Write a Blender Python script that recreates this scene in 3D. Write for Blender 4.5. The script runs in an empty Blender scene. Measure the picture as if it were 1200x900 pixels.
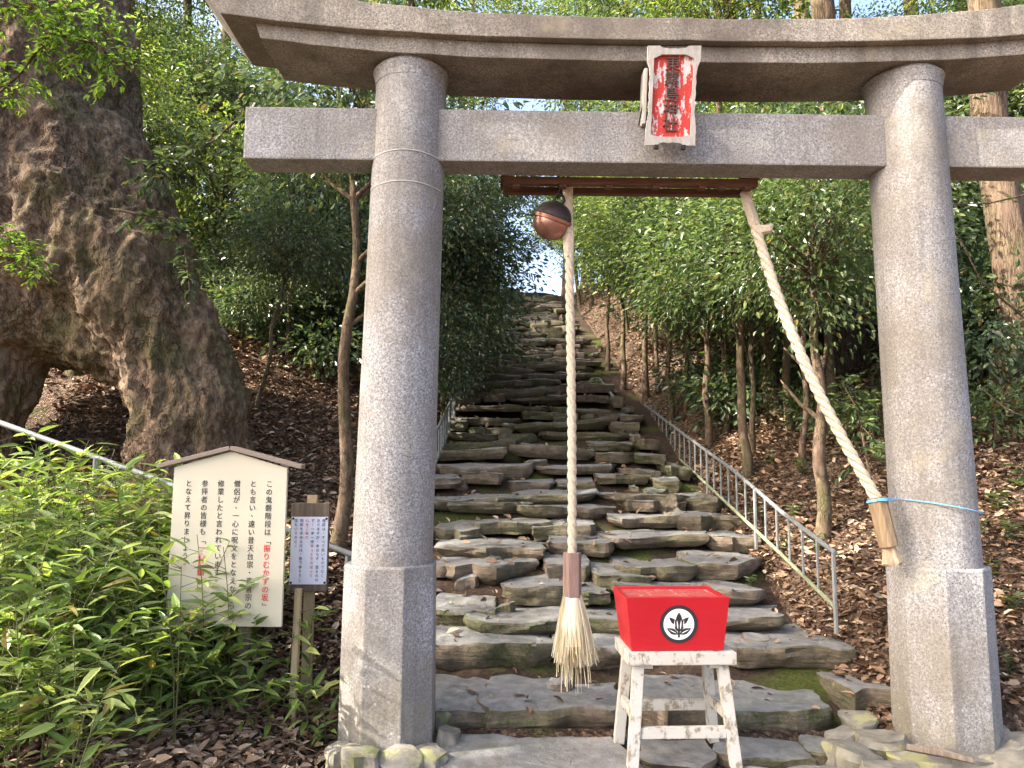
import bpy, bmesh, math, random
import numpy as np
from mathutils import Vector, Matrix, noise

# ------------------------------------------------------------------ camera, world, sun, exposure
scene = bpy.context.scene
R = math.radians
CAM_Z, PITCH, ROLL, FPX = 1.5, R(6.23), 0.006, 870.0
cam_data = bpy.data.cameras.new('camera')
cam = bpy.data.objects.new('camera', cam_data)
scene.collection.objects.link(cam)
cam.matrix_world = Matrix.Translation((0, 0, CAM_Z)) @ Matrix.Rotation(R(90) + PITCH, 4, 'X') @ Matrix.Rotation(ROLL, 4, 'Z')
cam_data.sensor_width = 36.0
cam_data.lens = FPX / 1200.0 * 36.0
cam_data.clip_start, cam_data.clip_end = 0.05, 2000
scene.camera = cam

SUN_EL, SUN_AZ = R(37), R(252)         # compass style: 0 = +Y (ahead), clockwise; the sun stands behind the camera to the left
sun_dir = Vector((math.sin(SUN_AZ) * math.cos(SUN_EL), math.cos(SUN_AZ) * math.cos(SUN_EL), math.sin(SUN_EL)))
world = bpy.data.worlds.new('World'); scene.world = world; world.use_nodes = True
wn = world.node_tree; wn.nodes.clear()
sky = wn.nodes.new('ShaderNodeTexSky'); sky.sky_type = 'NISHITA'; sky.sun_disc = False
sky.sun_elevation = SUN_EL; sky.sun_rotation = SUN_AZ; sky.air_density = 0.8; sky.dust_density = 6.0; sky.ozone_density = 1.0
bg = wn.nodes.new('ShaderNodeBackground'); bg.inputs['Strength'].default_value = 0.15
wo = wn.nodes.new('ShaderNodeOutputWorld')
wn.links.new(sky.outputs[0], bg.inputs[0]); wn.links.new(bg.outputs[0], wo.inputs[0])
sd = bpy.data.lights.new('sun', 'SUN'); sd.energy = 3.6; sd.angle = R(0.6); sd.color = (1.0, 0.93, 0.82)
sun = bpy.data.objects.new('sun', sd); scene.collection.objects.link(sun)
sun.rotation_euler = sun_dir.to_track_quat('Z', 'Y').to_euler(); sun.location = sun_dir * 40
vs = scene.view_settings
vs.view_transform = 'Standard'; vs.look = 'None'; vs.gamma = 1.0; vs.use_curve_mapping = False
vs.exposure = 2.40
scene.render.engine = 'CYCLES'
scene.cycles.use_denoising = True
scene.cycles.max_bounces = 6; scene.cycles.transparent_max_bounces = 8
scene.cycles.sample_clamp_indirect = 6.0

rnd = random.Random(7)
rng = np.random.default_rng(11)
C = scene.collection

# ------------------------------------------------------------------ picture measurements -> places
_m = cam.matrix_world.to_3x3()
def ray(px, py):
    return (_m @ Vector(((px - 600) / FPX, (450 - py) / FPX, -1.0)))
def at(px, py, Y):
    d = ray(px, py); t = Y / d.y
    return Vector((d.x * t, Y, CAM_Z + d.z * t))

def smooth(a, b, t):
    t = min(1.0, max(0.0, (t - a) / (b - a))); return t * t * (3 - 2 * t)
def stair_z(Y):
    if Y < 4.4: return 0.0 + 0.12 * smooth(4.0, 4.4, Y)
    if Y < 27: return 0.12 + 0.345 * (Y - 4.4)
    return 0.12 + 0.345 * 22.6 + 0.12 * (Y - 27)
def ground_z(X, Y):
    z = stair_z(Y) - 0.13
    if Y < 4.4: z = stair_z(Y) - 0.06
    zr = max(0.0, X - 2.15); zl = max(0.0, -0.95 - X)
    k = smooth(3.4, 6.5, Y)
    z += zr * 0.10 + min(zr, 6) * 0.30 * k + (0.16 * smooth(0.0, 0.4, zr)) * smooth(4.0, 5.0, Y)
    z += min(zl, 3.2) * 0.14 + min(zl, 7) * 0.30 * smooth(6.6, 10.5, Y) + 0.13 * smooth(0.0, .5, zl) * smooth(3.3, 4.2, Y)
    if X < -0.9 or X > 2.1:
        s = smooth(0, .5, max(zr, zl))
        z += s * (0.10 * noise.noise((X * .9, Y * .9, 3.1)) + 0.045 * noise.noise((X * 2.7, Y * 2.7, 8.1)))
    if Y > 26:
        z -= 0.0
    return z
def ground_hit(px, py, y0=3.0, y1=60.0):
    d = ray(px, py); Y = y0
    while Y < y1:
        t = Y / d.y
        if CAM_Z + d.z * t < ground_z(d.x * t, Y): break
        Y += 0.03
    t = Y / d.y
    return Vector((d.x * t, Y, ground_z(d.x * t, Y)))

# ------------------------------------------------------------------ object helpers
def tag(o, label=None, cat=None, group=None, kind=None):
    if label: o['label'] = label
    if cat: o['category'] = cat
    if group: o['group'] = group
    if kind: o['kind'] = kind
    return o
def thing(name, label, cat, loc=(0, 0, 0), rz=0.0, group=None, kind=None):
    o = bpy.data.objects.new(name, None); C.objects.link(o)
    o.location = loc; o.rotation_euler = (0, 0, rz); o.empty_display_size = 0.1
    return tag(o, label, cat, group, kind)
def obj(name, me, parent=None):
    o = bpy.data.objects.new(name, me); C.objects.link(o)
    if parent: o.parent = parent
    return o
def np_mesh(name, V, F, mat, sm=False, angle=None):
    """V (n,3) array, F list of (k,4) or (k,3) integer arrays"""
    me = bpy.data.meshes.new(name)
    F = [np.asarray(f, dtype=np.int32) for f in F if len(f)]
    V = np.asarray(V, dtype=np.float32)
    tot = sum(f.size for f in F); npoly = sum(len(f) for f in F)
    me.vertices.add(len(V)); me.vertices.foreach_set('co', V.ravel())
    me.loops.add(tot); me.loops.foreach_set('vertex_index', np.concatenate([f.ravel() for f in F]))
    sizes = np.concatenate([np.full(len(f), f.shape[1], dtype=np.int32) for f in F])
    starts = np.concatenate([[0], np.cumsum(sizes)[:-1]]).astype(np.int32)
    me.polygons.add(npoly); me.polygons.foreach_set('loop_start', starts)
    me.update(calc_edges=True); me.validate()
    me.polygons.foreach_set('use_smooth', np.full(len(me.polygons), bool(sm)))
    if angle: me.set_sharp_from_angle(angle=R(angle))
    if mat: me.materials.append(mat)
    return me
class MB:
    def __init__(s): s.v = []; s.f = []
    def add(s, vs, fs):
        b = len(s.v); s.v.extend([tuple(v) for v in vs]); s.f.extend([tuple(i + b for i in f) for f in fs]); return s
    def box(s, x0, x1, y0, y1, z0, z1, M=None):
        vs = [Vector((x, y, z)) for z in (z0, z1) for y in (y0, y1) for x in (x0, x1)]
        if M: vs = [M @ v for v in vs]
        return s.add(vs, [(0, 2, 3, 1), (4, 5, 7, 6), (0, 1, 5, 4), (2, 6, 7, 3), (0, 4, 6, 2), (1, 3, 7, 5)])
    def bar(s, a, b, w, h, up=(0, 0, 1)):
        a = Vector(a); b = Vector(b); d = (b - a).normalized(); up = Vector(up)
        sx = d.cross(up).normalized(); sz = sx.cross(d)
        vs = [p + sx * i * w / 2 + sz * j * h / 2 for p in (a, b) for i, j in ((-1, -1), (1, -1), (1, 1), (-1, 1))]
        return s.add(vs, [(0, 3, 2, 1), (4, 5, 6, 7), (0, 1, 5, 4), (1, 2, 6, 5), (2, 3, 7, 6), (3, 0, 4, 7)])
    def tube(s, pts, rad, n=8, cap=True, jit=0.0, seed=0.0):
        pts = [Vector(p) for p in pts]
        if not hasattr(rad, '__len__'): rad = [rad] * len(pts)
        rings = []; ref = None
        for i, p in enumerate(pts):
            d = (pts[min(i + 1, len(pts) - 1)] - pts[max(i - 1, 0)]).normalized()
            if ref is None:
                ref = Vector((1, 0, 0)) if abs(d.x) < .8 else Vector((0, 1, 0))
            sx = (ref - d * ref.dot(d)).normalized(); ref = sx; sy = d.cross(sx)
            ring = []
            for k in range(n):
                a = 2 * math.pi * k / n
                r = rad[i]
                if jit: r *= 1 + jit * noise.noise((math.cos(a) * 1.7 + seed, math.sin(a) * 1.7 + seed, p.z * 1.6 + i * .05))
                ring.append(p + (sx * math.cos(a) + sy * math.sin(a)) * r)
            rings.append(ring)
        vs = [v for r in rings for v in r]; fs = []
        for i in range(len(pts) - 1):
            for k in range(n):
                k2 = (k + 1) % n
                fs.append((i * n + k, i * n + k2, (i + 1) * n + k2, (i + 1) * n + k))
        if cap:
            fs.append(tuple(range(n - 1, -1, -1))); b = (len(pts) - 1) * n; fs.append(tuple(range(b, b + n)))
        return s.add(vs, fs)
    def lathe(s, prof, n=24, M=None):
        vs = []; fs = []
        for r, z in prof:
            for k in range(n):
                a = 2 * math.pi * k / n; v = Vector((r * math.cos(a), r * math.sin(a), z)); vs.append(M @ v if M else v)
        for i in range(len(prof) - 1):
            for k in range(n):
                k2 = (k + 1) % n; fs.append((i * n + k, i * n + k2, (i + 1) * n + k2, (i + 1) * n + k))
        fs.append(tuple(range(n - 1, -1, -1))); b = (len(prof) - 1) * n; fs.append(tuple(range(b, b + n)))
        return s.add(vs, fs)
    def poly(s, pts, thick, M=None):
        """pts in local XZ plane, front at y=0 facing -Y, extruded back by thick"""
        n = len(pts)
        vs = [Vector((x, 0, z)) for x, z in pts] + [Vector((x, thick, z)) for x, z in pts]
        if M: vs = [M @ v for v in vs]
        fs = [tuple(range(n)), tuple(range(2 * n - 1, n - 1, -1))]
        for k in range(n):
            k2 = (k + 1) % n; fs.append((k2, k, n + k, n + k2))
        return s.add(vs, fs)
    def mesh(s, name, mat, sm=False, angle=None, bevel=0.0, seg=2):
        me = bpy.data.meshes.new(name); me.from_pydata([tuple(v) for v in s.v], [], s.f)
        bm = bmesh.new(); bm.from_mesh(me)
        bmesh.ops.recalc_face_normals(bm, faces=bm.faces)
        if bevel:
            es = [e for e in bm.edges if len(e.link_faces) == 2 and e.calc_face_angle(0) > R(30)]
            bmesh.ops.bevel(bm, geom=es, offset=bevel, segments=seg, profile=.6, affect='EDGES', clamp_overlap=True)
        bm.to_mesh(me); bm.free()
        if sm:
            me.polygons.foreach_set('use_smooth', np.ones(len(me.polygons), dtype=bool))
            me.set_sharp_from_angle(angle=R(angle or 40))
        me.materials.append(mat); return me
    def build(s, name, mat, parent=None, **k):
        return obj(name, s.mesh(name, mat, **k), parent)

# ------------------------------------------------------------------ material helper
class NT:
    def __init__(s, name):
        s.m = bpy.data.materials.new(name); s.m.use_nodes = True; s.t = s.m.node_tree; s.t.nodes.clear()
        s.out = s.t.nodes.new('ShaderNodeOutputMaterial')
        s.geo = s.t.nodes.new('ShaderNodeNewGeometry'); s.tc = s.t.nodes.new('ShaderNodeTexCoord')
    def n(s, ty, **kw):
        nd = s.t.nodes.new(ty)
        for k, v in kw.items():
            if k.startswith('i_'):
                key = k[2:]; key = int(key) if key.isdigit() else key.replace('_', ' ')
                s.set(nd.inputs[key], v)
            else: setattr(nd, k, v)
        return nd
    def set(s, sock, v):
        if hasattr(v, 'is_output') or isinstance(v, bpy.types.NodeSocket): s.t.links.new(v, sock)
        else: sock.default_value = v
    def col(s, c): return (c[0], c[1], c[2], 1.0)
    def noise(s, scale, detail=4, rough=.55, vec=None, dist=0.0):
        nd = s.n('ShaderNodeTexNoise'); nd.inputs['Scale'].default_value = scale; nd.inputs['Detail'].default_value = detail
        nd.inputs['Roughness'].default_value = rough; nd.inputs['Distortion'].default_value = dist
        s.t.links.new(vec if vec is not None else s.geo.outputs['Position'], nd.inputs['Vector']); return nd.outputs['Fac']
    def vor(s, scale, feature='F1', vec=None, out='Distance'):
        nd = s.n('ShaderNodeTexVoronoi', feature=feature); nd.inputs['Scale'].default_value = scale
        s.t.links.new(vec if vec is not None else s.geo.outputs['Position'], nd.inputs['Vector']); return nd.outputs[out]
    def mapv(s, scale=(1, 1, 1), rot=(0, 0, 0), vec=None):
        nd = s.n('ShaderNodeMapping'); nd.inputs['Scale'].default_value = scale; nd.inputs['Rotation'].default_value = rot
        s.t.links.new(vec if vec is not None else s.geo.outputs['Position'], nd.inputs['Vector']); return nd.outputs[0]
    def ramp(s, fac, stops, interp='LINEAR'):
        nd = s.n('ShaderNodeValToRGB'); cr = nd.color_ramp; cr.interpolation = interp
        while len(cr.elements) < len(stops): cr.elements.new(.5)
        for e, (p, c) in zip(cr.elements, stops):
            e.position = p; e.color = s.col(c) if hasattr(c, '__len__') else (c, c, c, 1)
        s.t.links.new(fac, nd.inputs[0]); return nd.outputs[0]
    def mix(s, fac, a, b, blend='MIX'):
        nd = s.n('ShaderNodeMix', data_type='RGBA', blend_type=blend)
        s.set(nd.inputs[0], fac)
        s.set(nd.inputs[6], s.col(a) if isinstance(a, tuple) else a); s.set(nd.inputs[7], s.col(b) if isinstance(b, tuple) else b)
        return nd.outputs[2]
    def math(s, op, a, b=0.0):
        nd = s.n('ShaderNodeMath', operation=op); s.set(nd.inputs[0], a); s.set(nd.inputs[1], b); return nd.outputs[0]
    def nz(s):
        nd = s.n('ShaderNodeSeparateXYZ'); s.t.links.new(s.geo.outputs['Normal'], nd.inputs[0]); return nd.outputs[2]
    def bump(s, h, strength=.5, dist=.01, base=None):
        nd = s.n('ShaderNodeBump'); nd.inputs['Strength'].default_value = strength; nd.inputs['Distance'].default_value = dist
        s.t.links.new(h, nd.inputs['Height'])
        if base is not None: s.t.links.new(base, nd.inputs['Normal'])
        return nd.outputs[0]
    def bsdf(s, color, rough=.8, metal=0.0, normal=None, spec=.4):
        p = s.n('ShaderNodeBsdfPrincipled')
        s.set(p.inputs['Base Color'], s.col(color) if isinstance(color, tuple) else color)
        s.set(p.inputs['Roughness'], rough); s.set(p.inputs['Metallic'], metal); s.set(p.inputs['Specular IOR Level'], spec)
        if normal is not None: s.t.links.new(normal, p.inputs['Normal'])
        return p.outputs[0]
    def end(s, sh): s.t.links.new(sh, s.out.inputs['Surface']); return s.m

def leaf_mat(name, dark, mid, light, trans=.35, rough=.45, spec=.4, old=(.24, .19, .06)):
    t = NT(name); rp = t.geo.outputs['Random Per Island']
    c = t.ramp(rp, [(0.0, dark), (.55, mid), (.90, light), (.965, tuple(min(1, x * 1.2) for x in light)), (.975, old), (1.0, tuple(x * .6 for x in old))])
    b = t.bsdf(c, rough, spec=spec)
    tr = t.n('ShaderNodeBsdfTranslucent')
    tc = t.mix(1.0, c, (1.30, 1.36, .72), 'MULTIPLY'); t.t.links.new(tc, tr.inputs[0])
    m = t.n('ShaderNodeMixShader'); m.inputs[0].default_value = trans
    t.t.links.new(b, m.inputs[1]); t.t.links.new(tr.outputs[0], m.inputs[2])
    return t.end(m.outputs[0])
def plain(name, c, rough=.7, var=.12, scale=20, metal=0.0, bump=.15, spec=.4):
    t = NT(name); f = t.noise(scale, 5)
    col = t.mix(f, tuple(x * (1 - var * 1.6) for x in c), tuple(min(1, x * (1 + var * 1.6)) for x in c))
    return t.end(t.bsdf(col, rough, metal, t.bump(f, bump, .005), spec))

M = {}
def granite(name, light, dark, stain, stain_amt, streak=False):
    t = NT(name)
    s1 = t.noise(78, 4, .75); s2 = t.noise(150, 3, .65); s3 = t.vor(190)
    base = t.ramp(s1, [(.30, dark), (.47, tuple((a + b) / 2 for a, b in zip(light, dark))), (.60, light), (.75, tuple(min(1, x * 1.35) for x in light))])
    base = t.mix(t.ramp(s2, [(.36, .85), (.46, 0)]), base, tuple(x * .35 for x in dark))
    big = t.noise(1.7, 6, .65); fine = t.noise(7.0, 5, .6)
    v = t.mapv((5, 5, .55)); st = t.noise(1.6, 5, .6, v)
    m1 = t.math('MULTIPLY', t.ramp(big, [(.36, 0), (.62, 1)]), stain_amt)
    base = t.mix(m1, base, t.mix(fine, stain, tuple(x * .5 for x in stain)))
    m2 = t.math('MULTIPLY', t.ramp(st, [(.48, 0), (.72, 1)]), .55 if streak else .3)
    base = t.mix(m2, base, tuple(x * .55 for x in stain))
    m3 = t.ramp(t.noise(3.1, 4, .6), [(.60, 0), (.74, .35)])
    base = t.mix(m3, base, (.42, .37, .24))
    sp_ = t.n('ShaderNodeSeparateXYZ'); t.t.links.new(t.geo.outputs['Position'], sp_.inputs[0])
    low = t.math('MULTIPLY', t.ramp(sp_.outputs[2], [(.0, 1), (.75, 0)]), t.ramp(t.noise(5, 5, .7, t.mapv((1, 1, .4))), [(.36, 0), (.60, .8)]))
    base = t.mix(low, base, (.15, .13, .085))
    rain = t.ramp(t.noise(1.4, 6, .7, t.mapv((14, 14, .5))), [(.52, 0), (.68, .34)])
    base = t.mix(rain, base, (.10, .095, .09))
    lich = t.math('MULTIPLY', t.ramp(t.vor(26), [(.10, 1), (.22, 0)]), t.ramp(t.noise(2.6, 3), [(.56, 0), (.63, .6)]))
    base = t.mix(lich, base, (.50, .49, .43))
    n = t.bump(s1, .35, .004); n = t.bump(t.noise(28, 5, .6), .3, .008, n)
    return t.end(t.bsdf(base, .85, 0, n, .3))
M['granite'] = granite('granite', (.43, .415, .40), (.115, .115, .12), (.22, .185, .14), .6)
M['granite_old'] = granite('granite_weathered', (.40, .355, .295), (.12, .105, .09), (.15, .12, .09), .75, True)
def m_mortar():
    t = NT('mortar'); return t.end(t.bsdf(t.ramp(t.noise(60), [(.3, (.42, .41, .38)), (.7, (.62, .60, .56))]), .9))
M['mortar'] = m_mortar()
def step_stone():
    t = NT('step_stone')
    a = t.noise(2.3, 6, .62); b = t.noise(13, 6, .65); c = t.noise(.9, 3)
    grey = t.ramp(b, [(.25, (.11, .107, .10)), (.5, (.205, .20, .19)), (.78, (.31, .30, .285))])
    brown = t.ramp(b, [(.25, (.066, .050, .035)), (.55, (.165, .125, .088)), (.8, (.26, .205, .15))])
    up = t.ramp(t.nz(), [(.45, 0), (.85, 1)])
    col = t.mix(t.math('MULTIPLY', up, t.ramp(a, [(.25, .55), (.55, 1)])), brown, grey)
    # thin drifts of brown grit and dark damp stains
    col = t.mix(t.ramp(t.noise(5.1, 5, .6), [(.58, 0), (.75, .55)]), col, (.085, .06, .042))
    mo = t.math('ADD', t.ramp(c, [(.43, 0), (.58, 1)]), t.ramp(a, [(.52, 0), (.66, .8)]))
    mo = t.math('MULTIPLY', mo, t.ramp(t.noise(22, 4, .7), [(.35, .1), (.62, 1)]))
    edge = t.ramp(t.nz(), [(.0, .75), (.5, 1), (.93, .75), (.99, .25)])
    mo = t.math('MINIMUM', t.math('MULTIPLY', mo, edge), .9)
    moss = t.ramp(t.noise(60, 3), [(.3, (.035, .042, .014)), (.55, (.078, .088, .028)), (.8, (.14, .148, .05))])
    col = t.mix(mo, col, moss)
    lic = t.ramp(t.vor(9), [(.07, 1), (.13, 0)]); lic = t.math('MULTIPLY', lic, t.ramp(t.noise(1.3, 2), [(.56, 0), (.64, .55)]))
    col = t.mix(lic, col, (.42, .42, .36))
    lay = t.noise(3.0, 5, .6, t.mapv((1.2, 1.2, 14)))
    crk = t.ramp(t.vor(3.4, 'DISTANCE_TO_EDGE', t.mapv((1, 1, 2.2))), [(.0, 0), (.011, 1)])
    crk = t.mix(t.ramp(t.noise(2.4, 3), [(.38, 0), (.46, 1)]), crk, (1.0, 1.0, 1.0))
    col = t.mix(crk, t.mix(.6, col, (.02, .016, .012)), col)
    n = t.bump(lay, .6, .04); n = t.bump(a, .5, .04, n); n = t.bump(t.noise(11, 6, .75), .6, .03, n); n = t.bump(t.noise(45, 6, .7), .6, .012, n); n = t.bump(crk, .6, .012, n)
    return t.end(t.bsdf(col, t.ramp(b, [(.3, .62), (.7, .88)]), 0, n, .35))
M['stone'] = step_stone()
def rock_mat():
    t = NT('lichen_rock'); b = t.noise(9, 6, .65); a = t.noise(2.1, 4)
    col = t.ramp(b, [(.25, (.07, .065, .055)), (.5, (.17, .155, .125)), (.8, (.28, .255, .21))])
    col = t.mix(t.ramp(t.noise(5, 5, .7), [(.52, 0), (.62, .8)]), col, (.30, .29, .12))
    col = t.mix(t.ramp(a, [(.55, 0), (.66, .75)]), col, (.06, .075, .018))
    n = t.bump(a, .6, .05); n = t.bump(t.noise(35, 6, .7), .5, .012, n)
    return t.end(t.bsdf(col, .88, 0, n, .3))
M['rock'] = rock_mat()
def soil_mat():
    t = NT('forest_soil')
    f = t.noise(26, 7, .75); g = t.noise(3.2, 5); v = t.vor(42, out='Color'); vd = t.vor(42)
    sp = t.n('ShaderNodeSeparateXYZ'); t.t.links.new(v, sp.inputs[0])
    leafc = t.ramp(sp.outputs[0], [(0, (.04, .025, .017)), (.35, (.11, .064, .040)), (.7, (.20, .125, .08)), (.95, (.31, .22, .15))])
    col = t.mix(t.ramp(f, [(.35, .0), (.6, 1)]), (.028, .019, .013), leafc)
    moss = t.ramp(t.noise(50, 3), [(.3, (.03, .04, .008)), (.7, (.11, .125, .025))])
    col = t.mix(t.ramp(g, [(.60, 0), (.70, .7)]), col, moss)
    n = t.bump(vd, .9, .03); n = t.bump(f, .8, .03, n)
    return t.end(t.bsdf(col, .93, 0, n, .2))
M['soil'] = soil_mat()
def bed_mat():
    t = NT('mossy_earth'); f = t.noise(30, 6, .7); g = t.noise(1.5, 4)
    earth = t.ramp(f, [(.3, (.02, .014, .010)), (.6, (.07, .045, .03)), (.8, (.15, .10, .07))])
    moss = t.ramp(t.noise(45, 4, .7), [(.3, (.03, .038, .008)), (.55, (.075, .09, .018)), (.8, (.15, .165, .035))])
    col = t.mix(t.ramp(g, [(.50, 0), (.62, 1)]), earth, moss)
    return t.end(t.bsdf(col, .95, 0, t.bump(f, 1.0, .03), .2))
M['bed'] = bed_mat()
def bark(name, dark, mid, light, sx=9, sz=2.0, moss=0.0, d=.03, crack=1.0):
    t = NT(name); v0 = t.mapv((sx, sx, sz)); f = t.noise(1.0, 7, .68, v0, .4)
    wn_ = t.n('ShaderNodeTexNoise'); wn_.inputs['Scale'].default_value = .8; wn_.inputs['Detail'].default_value = 4; t.t.links.new(v0, wn_.inputs['Vector'])
    va = t.n('ShaderNodeVectorMath', operation='MULTIPLY_ADD'); t.t.links.new(wn_.outputs['Color'], va.inputs[0]); va.inputs[1].default_value = (2.2, 2.2, 2.2); t.t.links.new(v0, va.inputs[2])
    v = va.outputs[0]; c = t.vor(1.4, 'DISTANCE_TO_EDGE', v)
    cr = t.ramp(c, [(.0, 0), (.10, 1)])
    cr = t.mix(t.ramp(t.noise(2.3, 3), [(.4, 0), (.6, .85)]), cr, (1.0, 1.0, 1.0))
    col = t.ramp(f, [(.28, dark), (.5, mid), (.75, light)])
    col = t.mix(t.math('MULTIPLY', t.math('SUBTRACT', 1.0, cr), crack), col, tuple(x * .4 for x in dark))
    fine = t.noise(2.6, 6, .75, v0)
    col = t.mix(t.ramp(fine, [(.34, .75), (.52, 0)]), col, tuple(x * .5 for x in dark)); col = t.mix(t.ramp(fine, [(.56, 0), (.72, .5)]), col, tuple(min(1, x * 1.3) for x in light))
    g = t.noise(1.1, 5, .6)
    col = t.mix(t.ramp(g, [(.5, 0), (.68, .5)]), col, t.mix(f, tuple(x * .75 for x in mid), (light[0] * 1.05, light[1] * 1.05, light[2] * 1.1)))
    if moss: col = t.mix(t.math('MULTIPLY', t.ramp(t.noise(1.7, 5, .65), [(.46, 0), (.66, 1)]), moss), col, (.075, .085, .025))
    h = t.mix(.5, t.mix(1.0, cr, cr), f)
    n = t.bump(h, .9, d); n = t.bump(fine, .7, d * .5, n); n = t.bump(t.noise(60, 4), .3, .005, n)
    return t.end(t.bsdf(col, .92, 0, n, .25))
M['bark_camphor'] = bark('camphor_bark', (.050, .032, .020), (.170, .112, .070), (.34, .255, .175), 13, 7.0, .6, .05, .35)
M['bark_cedar'] = bark('cedar_bark', (.045, .029, .019), (.115, .076, .05), (.19, .135, .092), 20, 3.2, .3, .02)
M['bark_slim'] = bark('smooth_bark', (.045, .030, .020), (.125, .082, .054), (.225, .165, .115), 16, 7, .5, .010)
M['leaf_dark'] = leaf_mat('leaf_dark_green', (.032, .054, .030), (.070, .104, .052), (.135, .178, .080), .36, .30, .6)
M['leaf_mid'] = leaf_mat('leaf_mid_green', (.044, .074, .030), (.092, .138, .052), (.180, .230, .085), .44, .34, .55)
M['leaf_yel'] = leaf_mat('leaf_yellow_green', (.060, .098, .022), (.14, .19, .042), (.26, .30, .07), .5, .5)
M['leaf_sasa'] = leaf_mat('leaf_bamboo_grass', (.085, .140, .034), (.180, .255, .062), (.35, .405, .125), .42, .42, .4)
M['leaf_maple'] = leaf_mat('leaf_maple', (.09, .17, .03), (.16, .27, .045), (.27, .36, .07), .5, .5)
def litter_mat():
    t = NT('dead_leaf'); rp = t.geo.outputs['Random Per Island']
    c = t.ramp(rp, [(0, (.055, .032, .019)), (.3, (.15, .086, .051)), (.6, (.255, .158, .096)), (.85, (.37, .255, .165)), (1, (.48, .38, .26))])
    return t.end(t.bsdf(c, .65, 0, None, .35))
M['litter'] = litter_mat()
def paint_wood(name, paint, wood, amt=.5, rough=.55, streak=(2, 2, 26)):
    t = NT(name); v = t.mapv(streak); f = t.noise(1.5, 6, .7, v); g = t.noise(14, 5, .7)
    k = t.ramp(t.math('ADD', t.math('MULTIPLY', f, .6), t.math('MULTIPLY', g, .4)), [(.62 - amt * .22, 0), (.68 - amt * .22, 1)])
    pc = t.mix(t.noise(6, 5), tuple(x * .86 for x in paint), paint)
    bv = t.n('ShaderNodeBevel', samples=4); bv.inputs['Radius'].default_value = .012
    dp = t.n('ShaderNodeVectorMath', operation='DOT_PRODUCT'); t.t.links.new(bv.outputs[0], dp.inputs[0]); t.t.links.new(t.geo.outputs['True Normal'], dp.inputs[1])
    ed = t.math('MULTIPLY', t.ramp(dp.outputs['Value'], [(.90, 1), (.985, 0)]), t.ramp(t.noise(30, 4, .7), [(.45, 0), (.6, .8)]))
    k = t.math('MAXIMUM', k, ed); gr_ = t.noise(1.0, 6, .7, t.mapv((5, 40, 40)))
    pc = t.mix(t.ramp(gr_, [(.4, .22), (.6, 0)]), pc, tuple(x * .7 for x in paint))
    return t.end(t.bsdf(t.mix(k, pc, t.mix(g, tuple(x * .6 for x in wood), wood)), t.ramp(g, [(.3, rough * .8), (.7, min(1, rough * 1.3))]), 0, t.bump(gr_, .25, .003, t.bump(k, -.3, .003))))
M['white_wood'] = paint_wood('worn_white_paint', (.52, .49, .43), (.27, .22, .15), .46, .6, (9, 9, 5))
M['red_paint'] = paint_wood('red_gloss_paint', (.44, .007, .016), (.30, .07, .05), .0, .4, (3, 3, 12))
M['red_worn'] = paint_wood('brick_red_worn', (.42, .055, .045), (.46, .30, .22), .35, .7, (30, 2, 2))
def plaque_red():
    t = NT('peeling_red_paint'); v = t.mapv((34, 34, 3.2)); f = t.noise(1.0, 5, .65, v); g = t.noise(70, 3)
    k = t.ramp(t.math('ADD', t.math('MULTIPLY', f, .8), t.math('MULTIPLY', g, .2)), [(.52, 0), (.56, 1)])
    return t.end(t.bsdf(t.mix(k, (.50, .045, .035), (.62, .57, .54)), .75, 0, t.bump(k, .4, .002)))
M['plaque_red'] = plaque_red()
def grain(name, dark, light, sx=40, sz=3, rough=.85, b=.5):
    t = NT(name); v = t.mapv((sx, sx, sz)); f = t.noise(1.0, 6, .7, v, .3)
    return t.end(t.bsdf(t.ramp(f, [(.28, dark), (.72, light)]), rough, 0, t.bump(f, b, .004), .3))
M['plaque_frame'] = grain('pale_weathered_wood', (.30, .275, .24), (.52, .49, .45), 30, 8)
M['brown_letter'] = plain('brown_lettering', (.10, .06, .05), .7)
M['sleeve'] = grain('sleeve_wood', (.13, .075, .06), (.36, .24, .19), 60, 4)
M['sleeve_pale'] = grain('sleeve_pale_wood', (.12, .08, .05), (.36, .26, .15), 60, 4)
M['shelter'] = grain('brown_stained_wood', (.07, .034, .024), (.18, .085, .058), 6, 40)
M['rope_end'] = grain('frayed_rope', (.26, .18, .11), (.52, .40, .27), 120, 20, .9, .8)
M['rope'] = grain('hemp_rope', (.40, .31, .21), (.70, .60, .46), 90, 60, .9, .6)
M['straw'] = leaf_mat('straw_fibre', (.56, .47, .33), (.74, .65, .49), (.84, .76, .60), .2, .6, .3, (.8, .72, .58))
M['steel'] = plain('galvanised_steel', (.21, .22, .215), .55, .25, 14, .25)
M['steel_green'] = plain('mossy_steel', (.22, .24, .14), .75, .35, 8, .1)
M['cream'] = plain('cream_sign_board', (.53, .485, .365), .6, .10, 2.2, 0, .05)
M['sign_roof'] = plain('taupe_sign_roof', (.21, .165, .13), .6, .1)
M['ink'] = plain('black_ink', (.02, .02, .022), .6, .02)
M['ink_red'] = plain('red_ink', (.62, .03, .035), .6, .02)
M['ink_blue'] = plain('blue_black_ink', (.035, .04, .085), .6, .02)
M['paper'] = plain('laminated_paper', (.70, .74, .86), .35, .02, 3, 0, .02)
M['old_wood'] = grain('weathered_board', (.055, .042, .032), (.21, .165, .125), 45, 3)
M['stake'] = grain('stake_wood', (.30, .22, .12), (.52, .41, .25), 40, 3)
M['blue'] = plain('blue_twine', (.16, .46, .70), .6, .05)
M['black'] = plain('black_iron', (.015, .015, .016), .5, .1)
M['white'] = plain('white_paint', (.80, .79, .76), .5, .03)
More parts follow.
